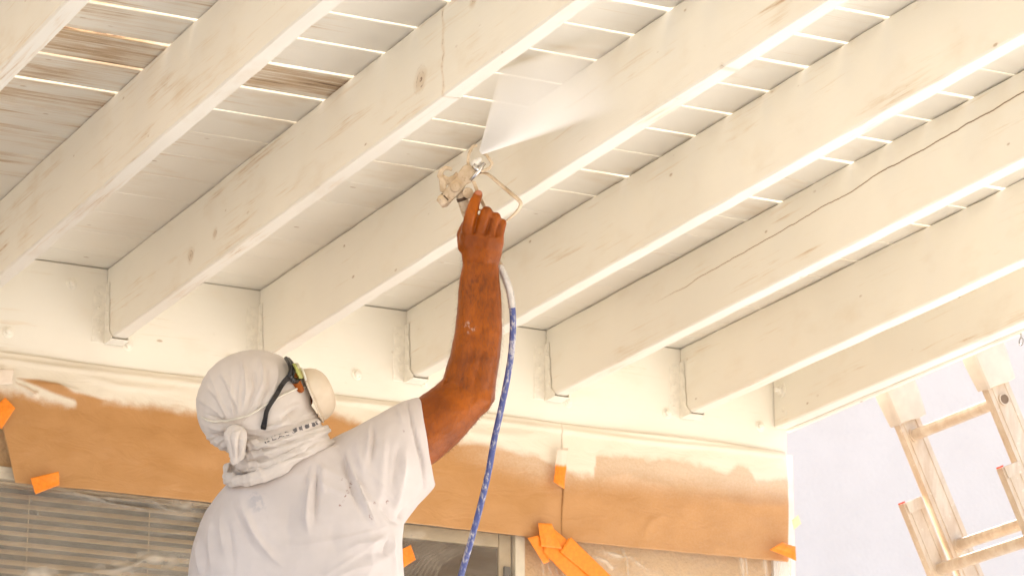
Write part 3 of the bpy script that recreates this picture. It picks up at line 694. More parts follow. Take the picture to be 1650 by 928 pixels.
# tip: guard wings, reversible tip, bright cap
tp = MB(); tp.tube([gp(758, 291, -.016), gp(770, 277, -.016), gp(781, 263, -.016)], [.0032, .0042, .0036], 12); part('tip_key', tp, steel, gun, True)
part('tip_ring', MB().tube([gp(766, 272, -.014), gp(769, 268, -.017)], .0085, 20), steel, gun, True)
part('tip_cap', MB().sphere(gp(772.5, 258.5, -.010), .0062, 16, 10).tube([gp(764, 268, -.004), gp(772, 259, -.006)], [.011, .0085], 16), whitem, gun, True)
def wing(pts, d0, d1, th=.003):
    m = MB(); rings = []
    for i, q in enumerate(pts):
        a = np.array(pts[min(i+1, len(pts)-1)][:2], float)-np.array(pts[max(i-1, 0)][:2], float); a /= np.linalg.norm(a); e = RV*(-a[1])-UV*a[0]
        dd = d0+(d1-d0)*i/(len(pts)-1); c0 = gp(q[0], q[1], dd); w = q[2]
        rings.append([c0+e*th-WV*w, c0-e*th-WV*w, c0-e*th+WV*w, c0+e*th+WV*w])
    m.rings(rings); return m
bevel(part('tip_guard', wing([(757, 272, .010), (754, 261, .013), (756, 247, .014), (762, 236, .012), (769, 235, .009)], .004, .004), gunm, gun), .001)
bevel(part('tip_guard', wing([(765, 276, .010), (778, 276, .012), (789, 271, .013), (793, 264, .012), (784, 250, .010), (778, 247, .006)], -.004, -.004), gunm, gun), .001)
# trigger guard: one flat strap from the tip end round to the handle foot
strap = [(762, 288), (767, 284), (774, 280), (781, 279.5), (789, 283), (808, 299), (826, 314), (836, 323), (839, 329), (836, 337), (826, 348), (812, 360), (806, 366)]
def catmull(p, k=6):
    p = [np.array(q, float) for q in p]; out = []
    for i in range(len(p)-1):
        a, b_, c_, d = p[max(i-1, 0)], p[i], p[i+1], p[min(i+2, len(p)-1)]
        for j in range(k):
            s = j/k; out.append(.5*((2*b_)+(-a+c_)*s+(2*a-5*b_+4*c_-d)*s*s+(-a+3*b_-3*c_+d)*s**3))
    return out+[p[-1]]
rings = []; sp_pts = catmull(strap)
for i, q in enumerate(sp_pts):
    a = sp_pts[min(i+1, len(sp_pts)-1)]-sp_pts[max(i-1, 0)]; a /= np.linalg.norm(a); e = RV*(-a[1])-UV*a[0]; tt = i/(len(sp_pts)-1)
    c0 = gp(q[0], q[1], .004); tw = .9*math.sin(tt*3.0)-.25; e2 = e*math.cos(tw)+WV*math.sin(tw); e3 = -e*math.sin(tw)+WV*math.cos(tw)
    rings.append([c0+e2*.0011+e3*.0058, c0-e2*.0011+e3*.0058, c0-e2*.0011-e3*.0058, c0+e2*.0011-e3*.0058])
part('trigger_guard', MB().rings(rings), gunm, gun, True)

# ---- hose
t = NT('blue_hose_paint_spattered'); c = t.coord(); h1 = t.noise(t.mapping(c, (1.5, 1.5, .5)), 110, 6, .7); h2 = t.noise(c, 260, 2); big = t.noise(c, 9, 3)
hm = t.math('MULTIPLY', t.ramp(t.math('ADD', h1, t.math('MULTIPLY', t.math('SUBTRACT', big, .5), .45)), .50, .66), .85)
hc = t.mix(hm, t.mix(h2, (.040, .055, .20), (.085, .11, .31)), (.60, .56, .56))
hosem = t.set(color=hc, rough=.45, normal=t.bump(h1, .2, .002))
hose = thing('paint_hose', 'blue paint hose spotted with white, hanging from the spray gun', 'hose', (2.65, 5.8, 0))
hp = [(798, 419, 6.612), (806, 431, 6.604), (815, 450, 6.60), (822, 472, 6.60), (825.5, 496, 6.60), (826.5, 530, 6.60), (823, 575, 6.60), (815, 622, 6.60), (806, 665, 6.60), (796, 710, 6.60), (787, 760, 6.595), (774, 815, 6.59), (759, 870, 6.585), (742, 930, 6.58), (722, 1010, 6.57)]
W3 = catmull([P(*q) for q in hp], 8); k0 = 8*4
low = [W3[-1], W3[-1]+np.array([-.06, -.02, -.25]), W3[-1]+np.array([-.10, -.05, -.62]), np.array([2.50, 5.62, .22]), np.array([2.40, 5.35, .011]), np.array([2.05, 4.9, .010]), np.array([1.5, 4.3, .010])]
full = W3[k0-2:]+catmull(low, 8)[1:]
part('tube', MB().tube(full, .0068, 14), hosem, hose, True)
spr = MB(); sp_w = catmull([P(*q) for q in hp[:5]], 10); L = 0; path = []
for i in range(len(sp_w)):
    path.append(sp_w[i])
part('sleeve', MB().tube(sp_w, [.0072]*len(sp_w), 14), simple('grey_sleeve', (.60, .57, .54), .4, .15, 60), hose, True)
coil = []; sw = catmull([P(*q) for q in hp[1:5]], 40); NT_ = 26
for i in range(len(sw)):
    a = sw[min(i+1, len(sw)-1)]-sw[max(i-1, 0)]; a /= np.linalg.norm(a); e1 = np.cross(a, WV); e1 /= np.linalg.norm(e1); e2 = np.cross(a, e1); q = 2*math.pi*NT_*i/len(sw)
    coil.append(sw[i]+.0078*(math.cos(q)*e1+math.sin(q)*e2))
sw2 = []
for i in range(len(coil)-1):
    for j in range(2): sw2.append(coil[i]+(coil[i+1]-coil[i])*j/2)
part('spring_guard', MB().tube(sw2, .0013, 6), simple('spring_steel', (.66, .63, .60), .35, .1, 60, .1, metal=.5), hose, True)
part('fitting', MB().tube([P(796, 416, 6.614), P(805, 430, 6.605)], .0092, 6), gunm, hose)

# ---- paint mist: a flat fan that leaves the tip and ends on the joist and the boards
noz = gp(772, 250, -.008); XJ = XA+SP-.001
lend = onZ(806, 112, ZD-.001); rend = onX(1060, 166, XJ)
d0 = lend-noz; d1 = rend-noz; d0 /= np.linalg.norm(d0); d1 /= np.linalg.norm(d1); nf = np.cross(d0, d1); nf /= np.linalg.norm(nf)
fan = MB(); NA, NR = 24, 8; th0 = .004
grid = []
for sgn in (-1, 1):
    for i in range(NA+1):
        s = i/NA; d = d0*(1-s)+d1*s; d /= np.linalg.norm(d)
        tz = (ZD-.002-noz[2])/d[2] if d[2] > .01 else 9; tx = (XJ-noz[0])/d[0] if d[0] > .01 else 9
        Lr = min(tz, tx)-.006
        for j in range(NR+1):
            rr = .008+(Lr-.008)*j/NR; grid.append(noz+d*rr+nf*sgn*(th0+.055*rr)*math.sqrt(max(.02, 1-(2*s-1)**6)))
a0 = 0; n1_ = (NA+1)*(NR+1); ff = []
idx = lambda k, i, j: k*n1_+i*(NR+1)+j
for i in range(NA):
    for j in range(NR):
        ff.append((idx(0, i, j), idx(0, i+1, j), idx(0, i+1, j+1), idx(0, i, j+1))); ff.append((idx(1, i, j), idx(1, i, j+1), idx(1, i+1, j+1), idx(1, i+1, j)))
    ff.append((idx(0, i, 0), idx(1, i, 0), idx(1, i+1, 0), idx(0, i+1, 0))); ff.append((idx(0, i, NR), idx(0, i+1, NR), idx(1, i+1, NR), idx(1, i, NR)))
for j in range(NR):
    ff.append((idx(0, 0, j), idx(0, 0, j+1), idx(1, 0, j+1), idx(1, 0, j))); ff.append((idx(0, NA, j), idx(1, NA, j), idx(1, NA, j+1), idx(0, NA, j+1)))
fan.add(grid, ff)
t = NT('paint_mist'); t.n.remove(t.bsdf); c = t.coord()
vv = t.node('ShaderNodeVolumePrincipled'); vv.inputs['Color'].default_value = (1, 1, 1, 1); vv.inputs['Anisotropy'].default_value = -0.55
ln = t.node('ShaderNodeVectorMath', operation='LENGTH'); t.inp(ln.inputs[0], c)
# streak by angle inside the fan, thinning with distance from the tip
den = t.math('DIVIDE', 2.4, t.math('POWER', t.math('ADD', ln.outputs['Value'], .008), 1.55))
den = t.math('MULTIPLY', den, t.ramp(t.noise(t.mapping(c, (1, 1, 1)), 9, 3), .2, .8, .8, 1.2))
dm = d0+d1; dm /= np.linalg.norm(dm); dp = np.cross(nf, dm); HA = math.acos(float(d0@dm))
def dotn(v_):
    x = t.node('ShaderNodeVectorMath', operation='DOT_PRODUCT'); t.inp(x.inputs[0], c); x.inputs[1].default_value = tuple(float(q) for q in v_); return x.outputs['Value']
ang = t.math('DIVIDE', t.math('ABSOLUTE', t.math('ARCTAN2', dotn(dp), dotn(dm))), HA)
den = t.math('MULTIPLY', den, t.ramp(ln.outputs['Value'], .14, .46, 1.7, 0.0)); den = t.math('MULTIPLY', den, t.ramp(ang, 1.0, .88)); t.inp(vv.inputs['Density'], den); t.t.links.new(vv.outputs[0], t.out.inputs['Volume'])
mo = link('paint_mist', fan.mesh('paint_mist', False, noz), t.m, None, noz)
tag(mo, 'white fan of paint mist spraying from the gun onto the joist', 'paint mist', kind='stuff')

# ================================================================== PAINTER
def remesh(mb, voxel, smooth=6, fac=.5):
    me = mb.mesh('tmp'); o = bpy.data.objects.new('tmp', me); COL.objects.link(o)
    m = o.modifiers.new('r', 'REMESH'); m.mode = 'VOXEL'; m.voxel_size = voxel; m.adaptivity = 0
    if smooth: s = o.modifiers.new('s', 'SMOOTH'); s.iterations = smooth; s.factor = fac
    dg = bpy.context.evaluated_depsgraph_get(); out = bpy.data.meshes.new_from_object(o.evaluated_get(dg))
    bpy.data.objects.remove(o); bpy.data.meshes.remove(me); return out
def verts(me):
    a = np.empty(len(me.vertices)*3, np.float64); me.vertices.foreach_get('co', a); return a.reshape(-1, 3)
def normals(me):
    a = np.empty(len(me.vertices)*3, np.float32); me.vertex_normals.foreach_get('vector', a); return a.reshape(-1, 3).astype(float)
def setv(me, V): me.vertices.foreach_set('co', np.asarray(V, np.float32).ravel()); me.update()
def fold(me, folds, k=1.0, kw=1.0, tp=.12):
    """push cloth out (amp > 0) or in along lines; lines are measured on the near side of the figure"""
    V = verts(me); Nn = normals(me); px = topx(V); near = sstep(-.15, .35, -(Nn@WV)); D_ = np.zeros(len(V))
    for pl, amp, wd in folds:
        d, par = polyd(px, pl); D_ += k*amp*np.exp(-(d/(wd*kw))**1.35)*sstep(0, tp, par)*sstep(1, 1-tp, par)
    setv(me, V + Nn*(D_*near)[:, None])
def rumple(me, amp, sc, seed, z=1):
    V = verts(me); Nn = normals(me)
    d = np.array([n3(a*sc, b*sc, c*sc*z+seed) + .5*n3(a*sc*2.3, b*sc*2.3+seed, c*sc*2.3*z) for a, b, c in V])
    setv(me, V+Nn*(amp*d)[:, None])
def loft(mb, secs, n=30, k=2.0):
    """sections (ax, ay, bx, by, depth, half depth[, exponent]) measured in picture pixels and metres"""
    rings = []
    for s in secs:
        ax, ay, bx, by, d, hd = s[:6]; q = s[6] if len(s) > 6 else k; ring = []
        for i in range(n):
            a = 2*math.pi*i/n; ca, sa = math.cos(a), math.sin(a); rr = (abs(ca)**q+abs(sa)**q)**(-1/q)
            m_ = .5+.5*ca*rr; ring.append(P(ax*m_+bx*(1-m_), ay*m_+by*(1-m_), d+hd*sa*rr))
        rings.append(ring)
    return mb.rings(rings)
def fin(me, name, mat, parent, base):
    V = verts(me); setv(me, V-np.array(base)); me.name = name; me.shade_smooth(); return link(name, me, mat, parent)

DP = 6.47                                    # depth of the figure
foot = P(470, 900, DP+.02); FZ = foot.copy(); FZ[2] = .87
man = thing('person', 'painter seen from behind in white T-shirt and cloth head wrap, right arm raised', 'person', FZ)
MBASE = np.array(FZ)

# ---------- body (skin): head, neck, trunk, legs, both arms and the gripping hand in one surface
B = MB()
A3 = np.stack([RV, UV, WV], 0)
B.sphere(P(412, 648, DP), (.100, .093, .072), 24, 16, ax=A3); B.sphere(P(452, 662, DP+.01), (.060, .078, .062), 20, 14, ax=A3)
B.capsule(P(484, 628, DP+.01), P(494, 646, DP+.01), .011, .013)                       # nose
B.sphere(P(476, 610, DP-.030), .012); B.sphere(P(478, 612, DP+.050), .012)             # eyes
B.sphere(P(486, 662, DP+.005), (.018, .012, .024), ax=A3); B.sphere(P(478, 690, DP+.01), (.030, .026, .032), ax=A3)   # mouth, chin
B.sphere(P(423, 655, DP-.066), (.020, .033, .010), ax=A3); B.sphere(P(425, 655, DP+.070), (.020, .033, .010), ax=A3)   # ears
B.capsule(P(440, 700, DP+.01), P(462, 780, DP+.03), .058, .066)
loft(B, [(430, 775, 540, 760, DP+.03, .06), (385, 810, 610, 790, DP+.03, .085), (350, 850, 630, 840, DP+.03, .10), (345, 920, 625, 920, DP+.03, .105), (345, 1010, 615, 1010, DP+.035, .10), (335, 1130, 615, 1130, DP+.04, .105), (345, 1200, 605, 1200, DP+.04, .10)])
wz = np.array([0, 0, -1.0])
hipc = P(475, 1150, DP+.04)
for sx in (-1, 1):
    h0 = hipc+RV*sx*.095; kn = h0+np.array([0, 0, -.42])+RV*sx*.02+WV*.02; an = np.array([kn[0], kn[1], .95])+RV*sx*.01-WV*.02
    B.capsule(h0, kn, .078, .056); B.capsule(kn, an, .054, .038); B.capsule(an, an+np.array([0, 0, -.03])+np.array([WV[0], WV[1], 0])*.12, .036, .030)
# left arm hanging
ls, le, lw_ = P(385, 850, DP+.02), P(345, 1060, DP+.03), P(345, 1270, DP+.14)
B.capsule(ls, le, .046, .040); B.capsule(le, lw_, .042, .028); B.capsule(lw_, P(352, 1330, DP+.19), .030, .028)
for k in range(4): B.capsule(P(342+k*7, 1330, DP+.185+.012*k), P(345+k*7, 1385, DP+.20+.012*k), .0095, .008)
B.capsule(P(362, 1315, DP+.17), P(376, 1350, DP+.185), .011, .009)
# right arm: shoulder -> elbow -> wrist
loft(B, [(570, 720, 592, 800, DP+.03, .055), (628, 676, 660, 768, DP+.06, .054), (676, 641, 704, 742, DP+.095, .056), (700, 624, 738, 712, DP+.12, .053), (716, 610, 766, 680, DP+.14, .048), (722, 596, 790, 650, DP+.146, .044)])
loft(B, [(724, 656, 776, 664, DP+.146, .022), (709, 634, 795.5, 646, DP+.146, .044), (715, 610, 798.5, 614, DP+.145, .047), (727, 570, 804.5, 574, DP+.142, .048), (734, 535, 807.5, 538, DP+.138, .046), (738, 500, 807, 502, DP+.134, .042), (740, 470, 805.5, 470, DP+.130, .036),
         (743.5, 445, 803, 445, DP+.126, .030), (746.5, 428, 802, 428, DP+.122, .026), (744, 412, 808, 412, DP+.118, .026), (740.5, 392, 812, 392, DP+.114, .027), (740.5, 376, 812.5, 384, DP+.112, .026), (744, 368, 811, 379, DP+.113, .021), (753, 364, 805, 375, DP+.116, .012)], n=34)
B.sphere(P(757, 634, DP+.146), (.0495, .050, .044), 20, 14, ax=A3); B.capsule(P(476, 614, DP-.050), P(484, 627, DP-.047), .0095, .0080)
HD = DP+.105
def finger(pts):
    for (a, b_) in zip(pts[:-1], pts[1:]): B.capsule(P(a[0], a[1], HD+a[2]), P(b_[0], b_[1], HD+b_[2]), a[3], b_[3], 14)
finger([(753.5, 370, -.004, .0138), (759, 344, -.012, .0130), (765.5, 325, -.004, .0118), (770.5, 313.5, .006, .0096)])                       # index along the gun
finger([(774, 372, -.006, .0128), (784, 342, -.010, .0124), (789, 350, .028, .0115), (778, 362, .046, .0100)])                        # middle, curled round the handle
finger([(791, 376, -.004, .0112), (799, 350, -.006, .0106), (800, 360, .028, .0102), (788, 370, .046, .0092)])                      # ring
finger([(804.5, 382, .002, .0094), (810, 359, .002, .0085), (808, 368, .028, .0085), (796, 378, .042, .0080)])                          # little
finger([(749, 398, .012, .0150), (745, 378, .030, .0125), (754, 358, .046, .0110), (762, 350, .052, .0090)])                            # thumb, on the far side
skin_me = remesh(B, .0026, 4, .5)
V_ = verts(skin_me); px_ = topx(V_); setv(skin_me, V_+normals(skin_me)*(.0018*sstep(400, 440, px_[:, 1])*(px_[:, 0] > 660))[:, None])
fold(skin_me, [([(756, 348), (763, 345)], -.0016, 2.0), ([(768, 350), (778, 356)], -.001, 3), ([(764, 378), (769, 348)], -.0034, 1.7), ([(783, 380), (792, 350)], -.0034, 1.7), ([(798, 384), (805, 360)], -.0030, 1.5),
               ([(748, 402), (752, 372)], .0014, 6), ([(768, 400), (773, 368)], .0018, 5), ([(783, 402), (790, 372)], .0016, 5), ([(760, 398), (764, 372)], -.0014, 4), ([(778, 400), (782, 374)], -.0014, 4),
               ([(750, 424), (800, 424)], -.0022, 5), ([(746, 380), (805, 384)], .0014, 6),
               ([(742, 430), (752, 520), (770, 600)], .0020, 12), ([(800, 440), (802, 540), (780, 630)], .0026, 9), ([(772, 440), (778, 560), (760, 640)], -.0020, 8), ([(716, 612), (745, 625)], -.004, 7), ([(765, 640), (792, 648)], .004, 10), ([(700, 660), (760, 660)], .0030, 16)])
rumple(skin_me, .0007, 60, 2.2)
t = NT('sunburnt_skin'); c = t.coord(); s1 = t.noise(c, 13, 4); s2 = t.noise(t.mapping(c, (1, 1, .4)), 150, 4); s3 = t.noise(c, 420, 3)
skc = t.mix(t.ramp(s1, .3, .7), (.215, .048, .002), (.40, .098, .004)); skc = t.mix(t.math('MULTIPLY', t.ramp(s2, .46, .72), .40), skc, (.20, .048, .008))
hs = t.noise(t.mapping(c, (260, 260, 42)), 1.0, 3, .6, .8); skc = t.mix(t.math('MULTIPLY', t.ramp(hs, .58, .72), .38), skc, (.14, .036, .008))
wr_ = t.noise(t.mapping(c, (60, 60, 420)), 1.0, 3)
xyz = t.sep(c)
zz = xyz[2]
hairband = t.math('MULTIPLY', t.ramp(zz, P(775, 500, DP)[2]-MBASE[2], P(775, 440, DP)[2]-MBASE[2]), t.ramp(zz, P(775, 405, DP)[2]-MBASE[2], P(775, 432, DP)[2]-MBASE[2]))
skc = t.mix(t.math('MULTIPLY', hairband, t.ramp(s2, .35, .65, .05, .36)), skc, (.085, .022, .007))
def spot(t, c, wp, r, nsc=90, base=MBASE):
    q = np.array(wp)-np.array(base); vm = t.node('ShaderNodeVectorMath', operation='DISTANCE'); t.inp(vm.inputs[0], c); vm.inputs[1].default_value = tuple(q)
    return t.math('MULTIPLY', t.ramp(vm.outputs['Value'], r, r*.3), t.ramp(t.noise(c, nsc, 4), .48, .60))
V_ = verts(skin_me); pxs = topx(V_); Nn = normals(skin_me); nearm = (Nn@WV) < -.2
def surf(me_px, V, nm, px, py):
    d = np.linalg.norm(me_px-np.array([px, py]), axis=1)+np.where(nm, 0, 1e6); return V[np.argmin(d)]
skc = t.mix(t.math('MULTIPLY', spot(t, c, surf(pxs, V_, nearm, 757, 528), .016), .75), skc, (.75, .62, .52))
nail = surf(pxs, V_, nearm, 771, 309); vm = t.node('ShaderNodeVectorMath', operation='DISTANCE'); t.inp(vm.inputs[0], c); vm.inputs[1].default_value = tuple(nail-MBASE)
skc = t.mix(t.ramp(vm.outputs['Value'], .010, .006), skc, (.50, .20, .12))
skinm = t.set(color=skc, rough=.36, normal=t.bump(s3, .30, .0014, t.bump(s2, .30, .003, t.bump(wr_, .16, .002))), spec=.24, Subsurface_Weight=.03, Subsurface_Radius=(.010, .004, .002))
body = fin(skin_me, 'body', skinm, man, MBASE)
# arm hair: fine tapering blades standing off the forearm and upper arm
rs = np.random.RandomState(5); sel = np.where((pxs[:, 1] < 735) & (pxs[:, 1] > 385) & (pxs[:, 0] > 678) & (pxs[:, 0] < 815))[0]
pick = sel[rs.randint(0, len(sel), 5500)]; hb = MB(); hv = []; hf = []
for i in pick:
    p0 = V_[i]; n_ = Nn[i]; y_ = pxs[i, 1]
    if y_ < 415 and rs.rand() > .25: continue
    dn = -UV*(.8 if y_ < 640 else .2)+RV*rs.uniform(-.6, .5)+WV*rs.uniform(-.5, .5); g_ = n_*rs.uniform(.35, .8)+dn*.75; g_ /= np.linalg.norm(g_); Lh = rs.uniform(.007, .016) if y_ < 625 else rs.uniform(.003, .006)
    sd = np.cross(g_, n_); sd /= np.linalg.norm(sd)+1e-9; w_h = .00014
    m_ = p0+g_*Lh*.55+n_*.001; e_ = p0+g_*Lh-n_*.0015-UV*.002; k = len(hv)
    hv += [p0-sd*w_h, p0+sd*w_h, m_+sd*w_h*.8, m_-sd*w_h*.8, e_]; hf += [(k, k+1, k+2, k+3), (k+3, k+2, k+4)]
hb.add(hv, hf); hairm = simple('dark_hair', (.10, .040, .016), .5)
ho = part('arm_hair', hb, hairm, man); ho['kind'] = 'stuff'

# ---------- cloth materials
def cloth(name, ca, cb, weave=900, stains=()):
    t = NT(name); c = t.coord(); a = t.noise(c, 6, 4); w = t.noise(c, weave, 2); m = t.noise(c, 35, 4)
    col = t.mix(t.ramp(a, .3, .7), ca, cb); col = t.mix(t.math('MULTIPLY', t.ramp(m, .45, .8), .18), col, tuple(x*.82 for x in ca))
    for (wp, r, colr, amt, nsc) in stains: col = t.mix(t.math('MULTIPLY', spot(t, c, wp, r, nsc), amt), col, colr)
    return t.set(color=col, rough=.92, normal=t.bump(w, .22, .0012, t.bump(m, .15, .003)), spec=.15, Sheen_Weight=.15, Sheen_Roughness=.5)

# ---------- T-shirt
S = MB()
loft(S, [(392, 760, 528, 724, DP+.03, .070), (372, 772, 556, 712, DP+.03, .090), (352, 795, 590, 745, DP+.03, .112), (332, 822, 640, 795, DP+.03, .128), (320, 848, 652, 838, DP+.03, .138), (311, 878, 649, 872, DP+.03, .142), (305, 908, 648, 905, DP+.03, .144), (302, 940, 650, 940, DP+.03, .144),
         (300, 1010, 650, 1010, DP+.035, .142), (302, 1090, 645, 1090, DP+.04, .145), (306, 1165, 640, 1165, DP+.04, .148)], n=44, k=2.25)
loft(S, [(520, 716, 540, 900, DP+.03, .085, 2), (572, 688, 610, 886, DP+.035, .100), (618, 663, 650, 846, DP+.055, .098), (648, 649, 674, 812, DP+.075, .092), (668, 641, 692, 793, DP+.092, .087), (677.5, 639, 701, 782, DP+.098, .084)], n=40, k=2.15)
# left sleeve
loft(S, [(352, 800, 420, 850, DP+.02, .09), (322, 842, 395, 880, DP+.02, .085), (309, 890, 388, 905, DP+.02, .080), (303, 945, 385, 950, DP+.022, .078), (297, 1000, 384, 1002, DP+.024, .076), (294, 1040, 386, 1040, DP+.026, .075)], n=30)
shirt_me = remesh(S, .0036, 9, .5)
F = [([(508, 735), (497, 790), (493, 835), (500, 872)], .0085, 7), ([(518, 742), (519, 770), (522, 800)], .006, 5), ([(500, 745), (488, 800)], -.0035, 6), ([(513, 745), (509, 800), (507, 850)], -.006, 4.5),
     ([(556, 712), (563, 745), (578, 791), (600, 838), (620, 868)], .0075, 5), ([(552, 722), (557, 750), (570, 796), (592, 842)], -.0060, 5),
     ([(378, 784), (394, 826), (414, 866), (440, 898), (464, 918)], .0075, 8), ([(370, 795), (384, 835), (400, 872), (430, 906)], -.004, 8), ([(356, 810), (356, 850), (362, 900)], .004, 6), ([(340, 828), (338, 870), (340, 928)], .005, 6), ([(366, 830), (372, 875), (378, 940)], -.004, 6),
     ([(322, 856), (318, 890), (322, 940)], .005, 4), ([(330, 870), (328, 930)], -.004, 4),
     ([(470, 790), (462, 850), (470, 900)], -.005, 22), ([(540, 820), (536, 870), (545, 900)], -.004, 20), ([(545, 893), (575, 876), (618, 868), (640, 870)], .006, 8), ([(560, 905), (600, 890), (640, 890)], -.004, 8), ([(520, 940), (570, 915), (620, 905)], .005, 10),
     ([(596, 674), (594, 710), (586, 760)], .0055, 5), ([(603, 680), (602, 715), (596, 755)], -.005, 5), ([(575, 690), (578, 730), (588, 775)], .004, 6), ([(655, 705), (650, 750), (640, 800), (632, 836)], .0075, 7), ([(646, 700), (640, 750), (628, 800)], -.0055, 7), ([(620, 680), (618, 730), (612, 790), (606, 830)], .004, 8), ([(630, 690), (627, 740), (622, 800)], -.003, 6),
     ([(660, 660), (668, 700), (678, 740), (684, 786)], -.0038, 1.8), ([(667, 652), (676, 700), (686, 745), (691, 785)], .0018, 5), ([(634, 850), (632, 890), (640, 940)], .006, 5), ([(624, 860), (620, 900)], -.005, 5), ([(640, 838), (655, 815)], -.005, 6),
     ([(640, 650), (650, 690)], .003, 5), ([(604, 800), (632, 838), (650, 846)], -.006, 7), ([(585, 840), (600, 880), (596, 930)], .004, 9)]
fold(shirt_me, F, 1.5, .8, .42)
fold(shirt_me, [([(657, 645), (662, 672), (672, 715), (681, 750), (685, 788)], -.0045, 1.7)], 1, 1, .03)
V = verts(shirt_me); px = topx(V); nn_ = normals(shirt_me)
dx_, dy_ = px[:, 0]-655, px[:, 1]-835; an_ = np.arctan2(dy_, dx_); rr_ = np.hypot(dx_, dy_)
dd = np.array([(1-abs(n3(a*3.2, b*.006, 1.7))*2.4)**3*(.5+n3(a*1.1, b*.004, 5)) for a, b in zip(an_, rr_)]); dd = np.clip(dd, -.6, 1.2)
setv(shirt_me, V+nn_*(.0042*dd*sstep(12, 60, rr_)*sstep(330, 120, rr_))[:, None])
rumple(shirt_me, .0022, 9, 4.4); rumple(shirt_me, .0010, 26, 1.4, .5)
# hollow the right cuff so the arm comes out of an opening
V = verts(shirt_me); px = topx(V); cuff = np.array([(701-677.5), (782-639)], float); cn = np.array([cuff[1], -cuff[0]])/np.linalg.norm(cuff)
cc = np.array([689.2, 710.5]); sd_ = (px-cc)@cn; lat = np.abs((px-cc)@(cuff/np.linalg.norm(cuff)))/72.5; dep = np.abs((V-CAM)@WV-(DP+.098))/.084
rad_ = np.sqrt(lat**2+dep**2); inn = sstep(.93, .80, rad_)*(sd_ > -14)*(px[:, 0] > 640)
C0 = P(*cc, DP+.098); dirc = (RV*cn[0]-UV*cn[1]); V = V - dirc[None]*(inn*.045)[:, None]; setv(shirt_me, V)
V = verts(shirt_me); px = topx(V); nm_ = normals(shirt_me)@WV < -.2
sf = lambda a, b: surf(px, V, nm_, a, b)
stain = [(sf(416, 808), .030, (.42, .39, .40), .55, 60), (sf(410, 800), .016, (.40, .38, .40), .4, 80)]
for (a, b, r) in ((566, 778, .005), (563, 784, .005), (559, 791, .006), (556, 798, .005), (553, 806, .004), (551, 771, .004), (547, 815, .004), (597, 831, .006), (600, 835, .005), (624, 809, .006), (604, 810, .004), (650, 694, .004)): stain.append((sf(a, b), r, (.24, .09, .06), .75, 240))
tee = cloth('white_cotton', (.57, .500, .46), (.65, .575, .535), 800, stain)
fin(shirt_me, 'shirt', tee, man, MBASE)

# ---------- head wrap: crown, nape, face cloth and the coils round the neck
Hw = MB()
Hw.sphere(P(409, 649, DP), (.1155, .108, .090), 28, 18, ax=A3)
Hw.sphere(P(380, 655, DP), (.080, .092, .080), 24, 16, ax=A3)
loft(Hw, [(392, 572, 392, 735, DP, .082), (430, 572, 430, 742, DP, .088), (452, 582, 452, 742, DP+.002, .084), (463, 600, 466, 738, DP+.004, .076)], n=28)   # forehead band
loft(Hw, [(430, 640, 440, 742, DP, .080), (468, 634, 478, 732, DP+.006, .070), (490, 640, 500, 718, DP+.010, .058), (507, 660, 514, 706, DP+.012, .042), (517, 676, 522, 700, DP+.014, .024)], n=26)  # over jaw and chin
loft(Hw, [(348, 690, 470, 672, DP, .080), (360, 716, 505, 690, DP+.004, .080), (372, 738, 520, 700, DP+.010, .080), (376, 755, 530, 712, DP+.018, .084), (372, 772, 536, 722, DP+.024, .090), (374, 782, 538, 735, DP+.030, .088)], n=34)
def coil(pts, rr, n=12): Hw.tube(catmull([P(*q) for q in pts], 6), rr, n)
coil([(368, 752, DP+.01), (366, 766, DP-.03), (400, 774, DP-.075), (450, 758, DP-.085), (500, 726, DP-.062), (534, 712, DP-.005), (530, 718, DP+.05)], .0095)
coil([(366, 762, DP+.03), (372, 775, DP-.035), (410, 770, DP-.088), (462, 742, DP-.085), (512, 712, DP-.05), (538, 716, DP+.02)], .0105)
coil([(384, 748, DP-.03), (420, 748, DP-.082), (470, 726, DP-.080), (510, 700, DP-.050), (526, 694, DP-.0)], .0105)
coil([(392, 733, DP-.055), (430, 727, DP-.082), (480, 706, DP-.070), (518, 690, DP-.030)], .0095)
coil([(397, 716, DP-.07), (430, 712, DP-.082), (478, 692, DP-.068), (514, 680, DP-.030)], .0085)
wrap_me = remesh(Hw, .0031, 7, .5)
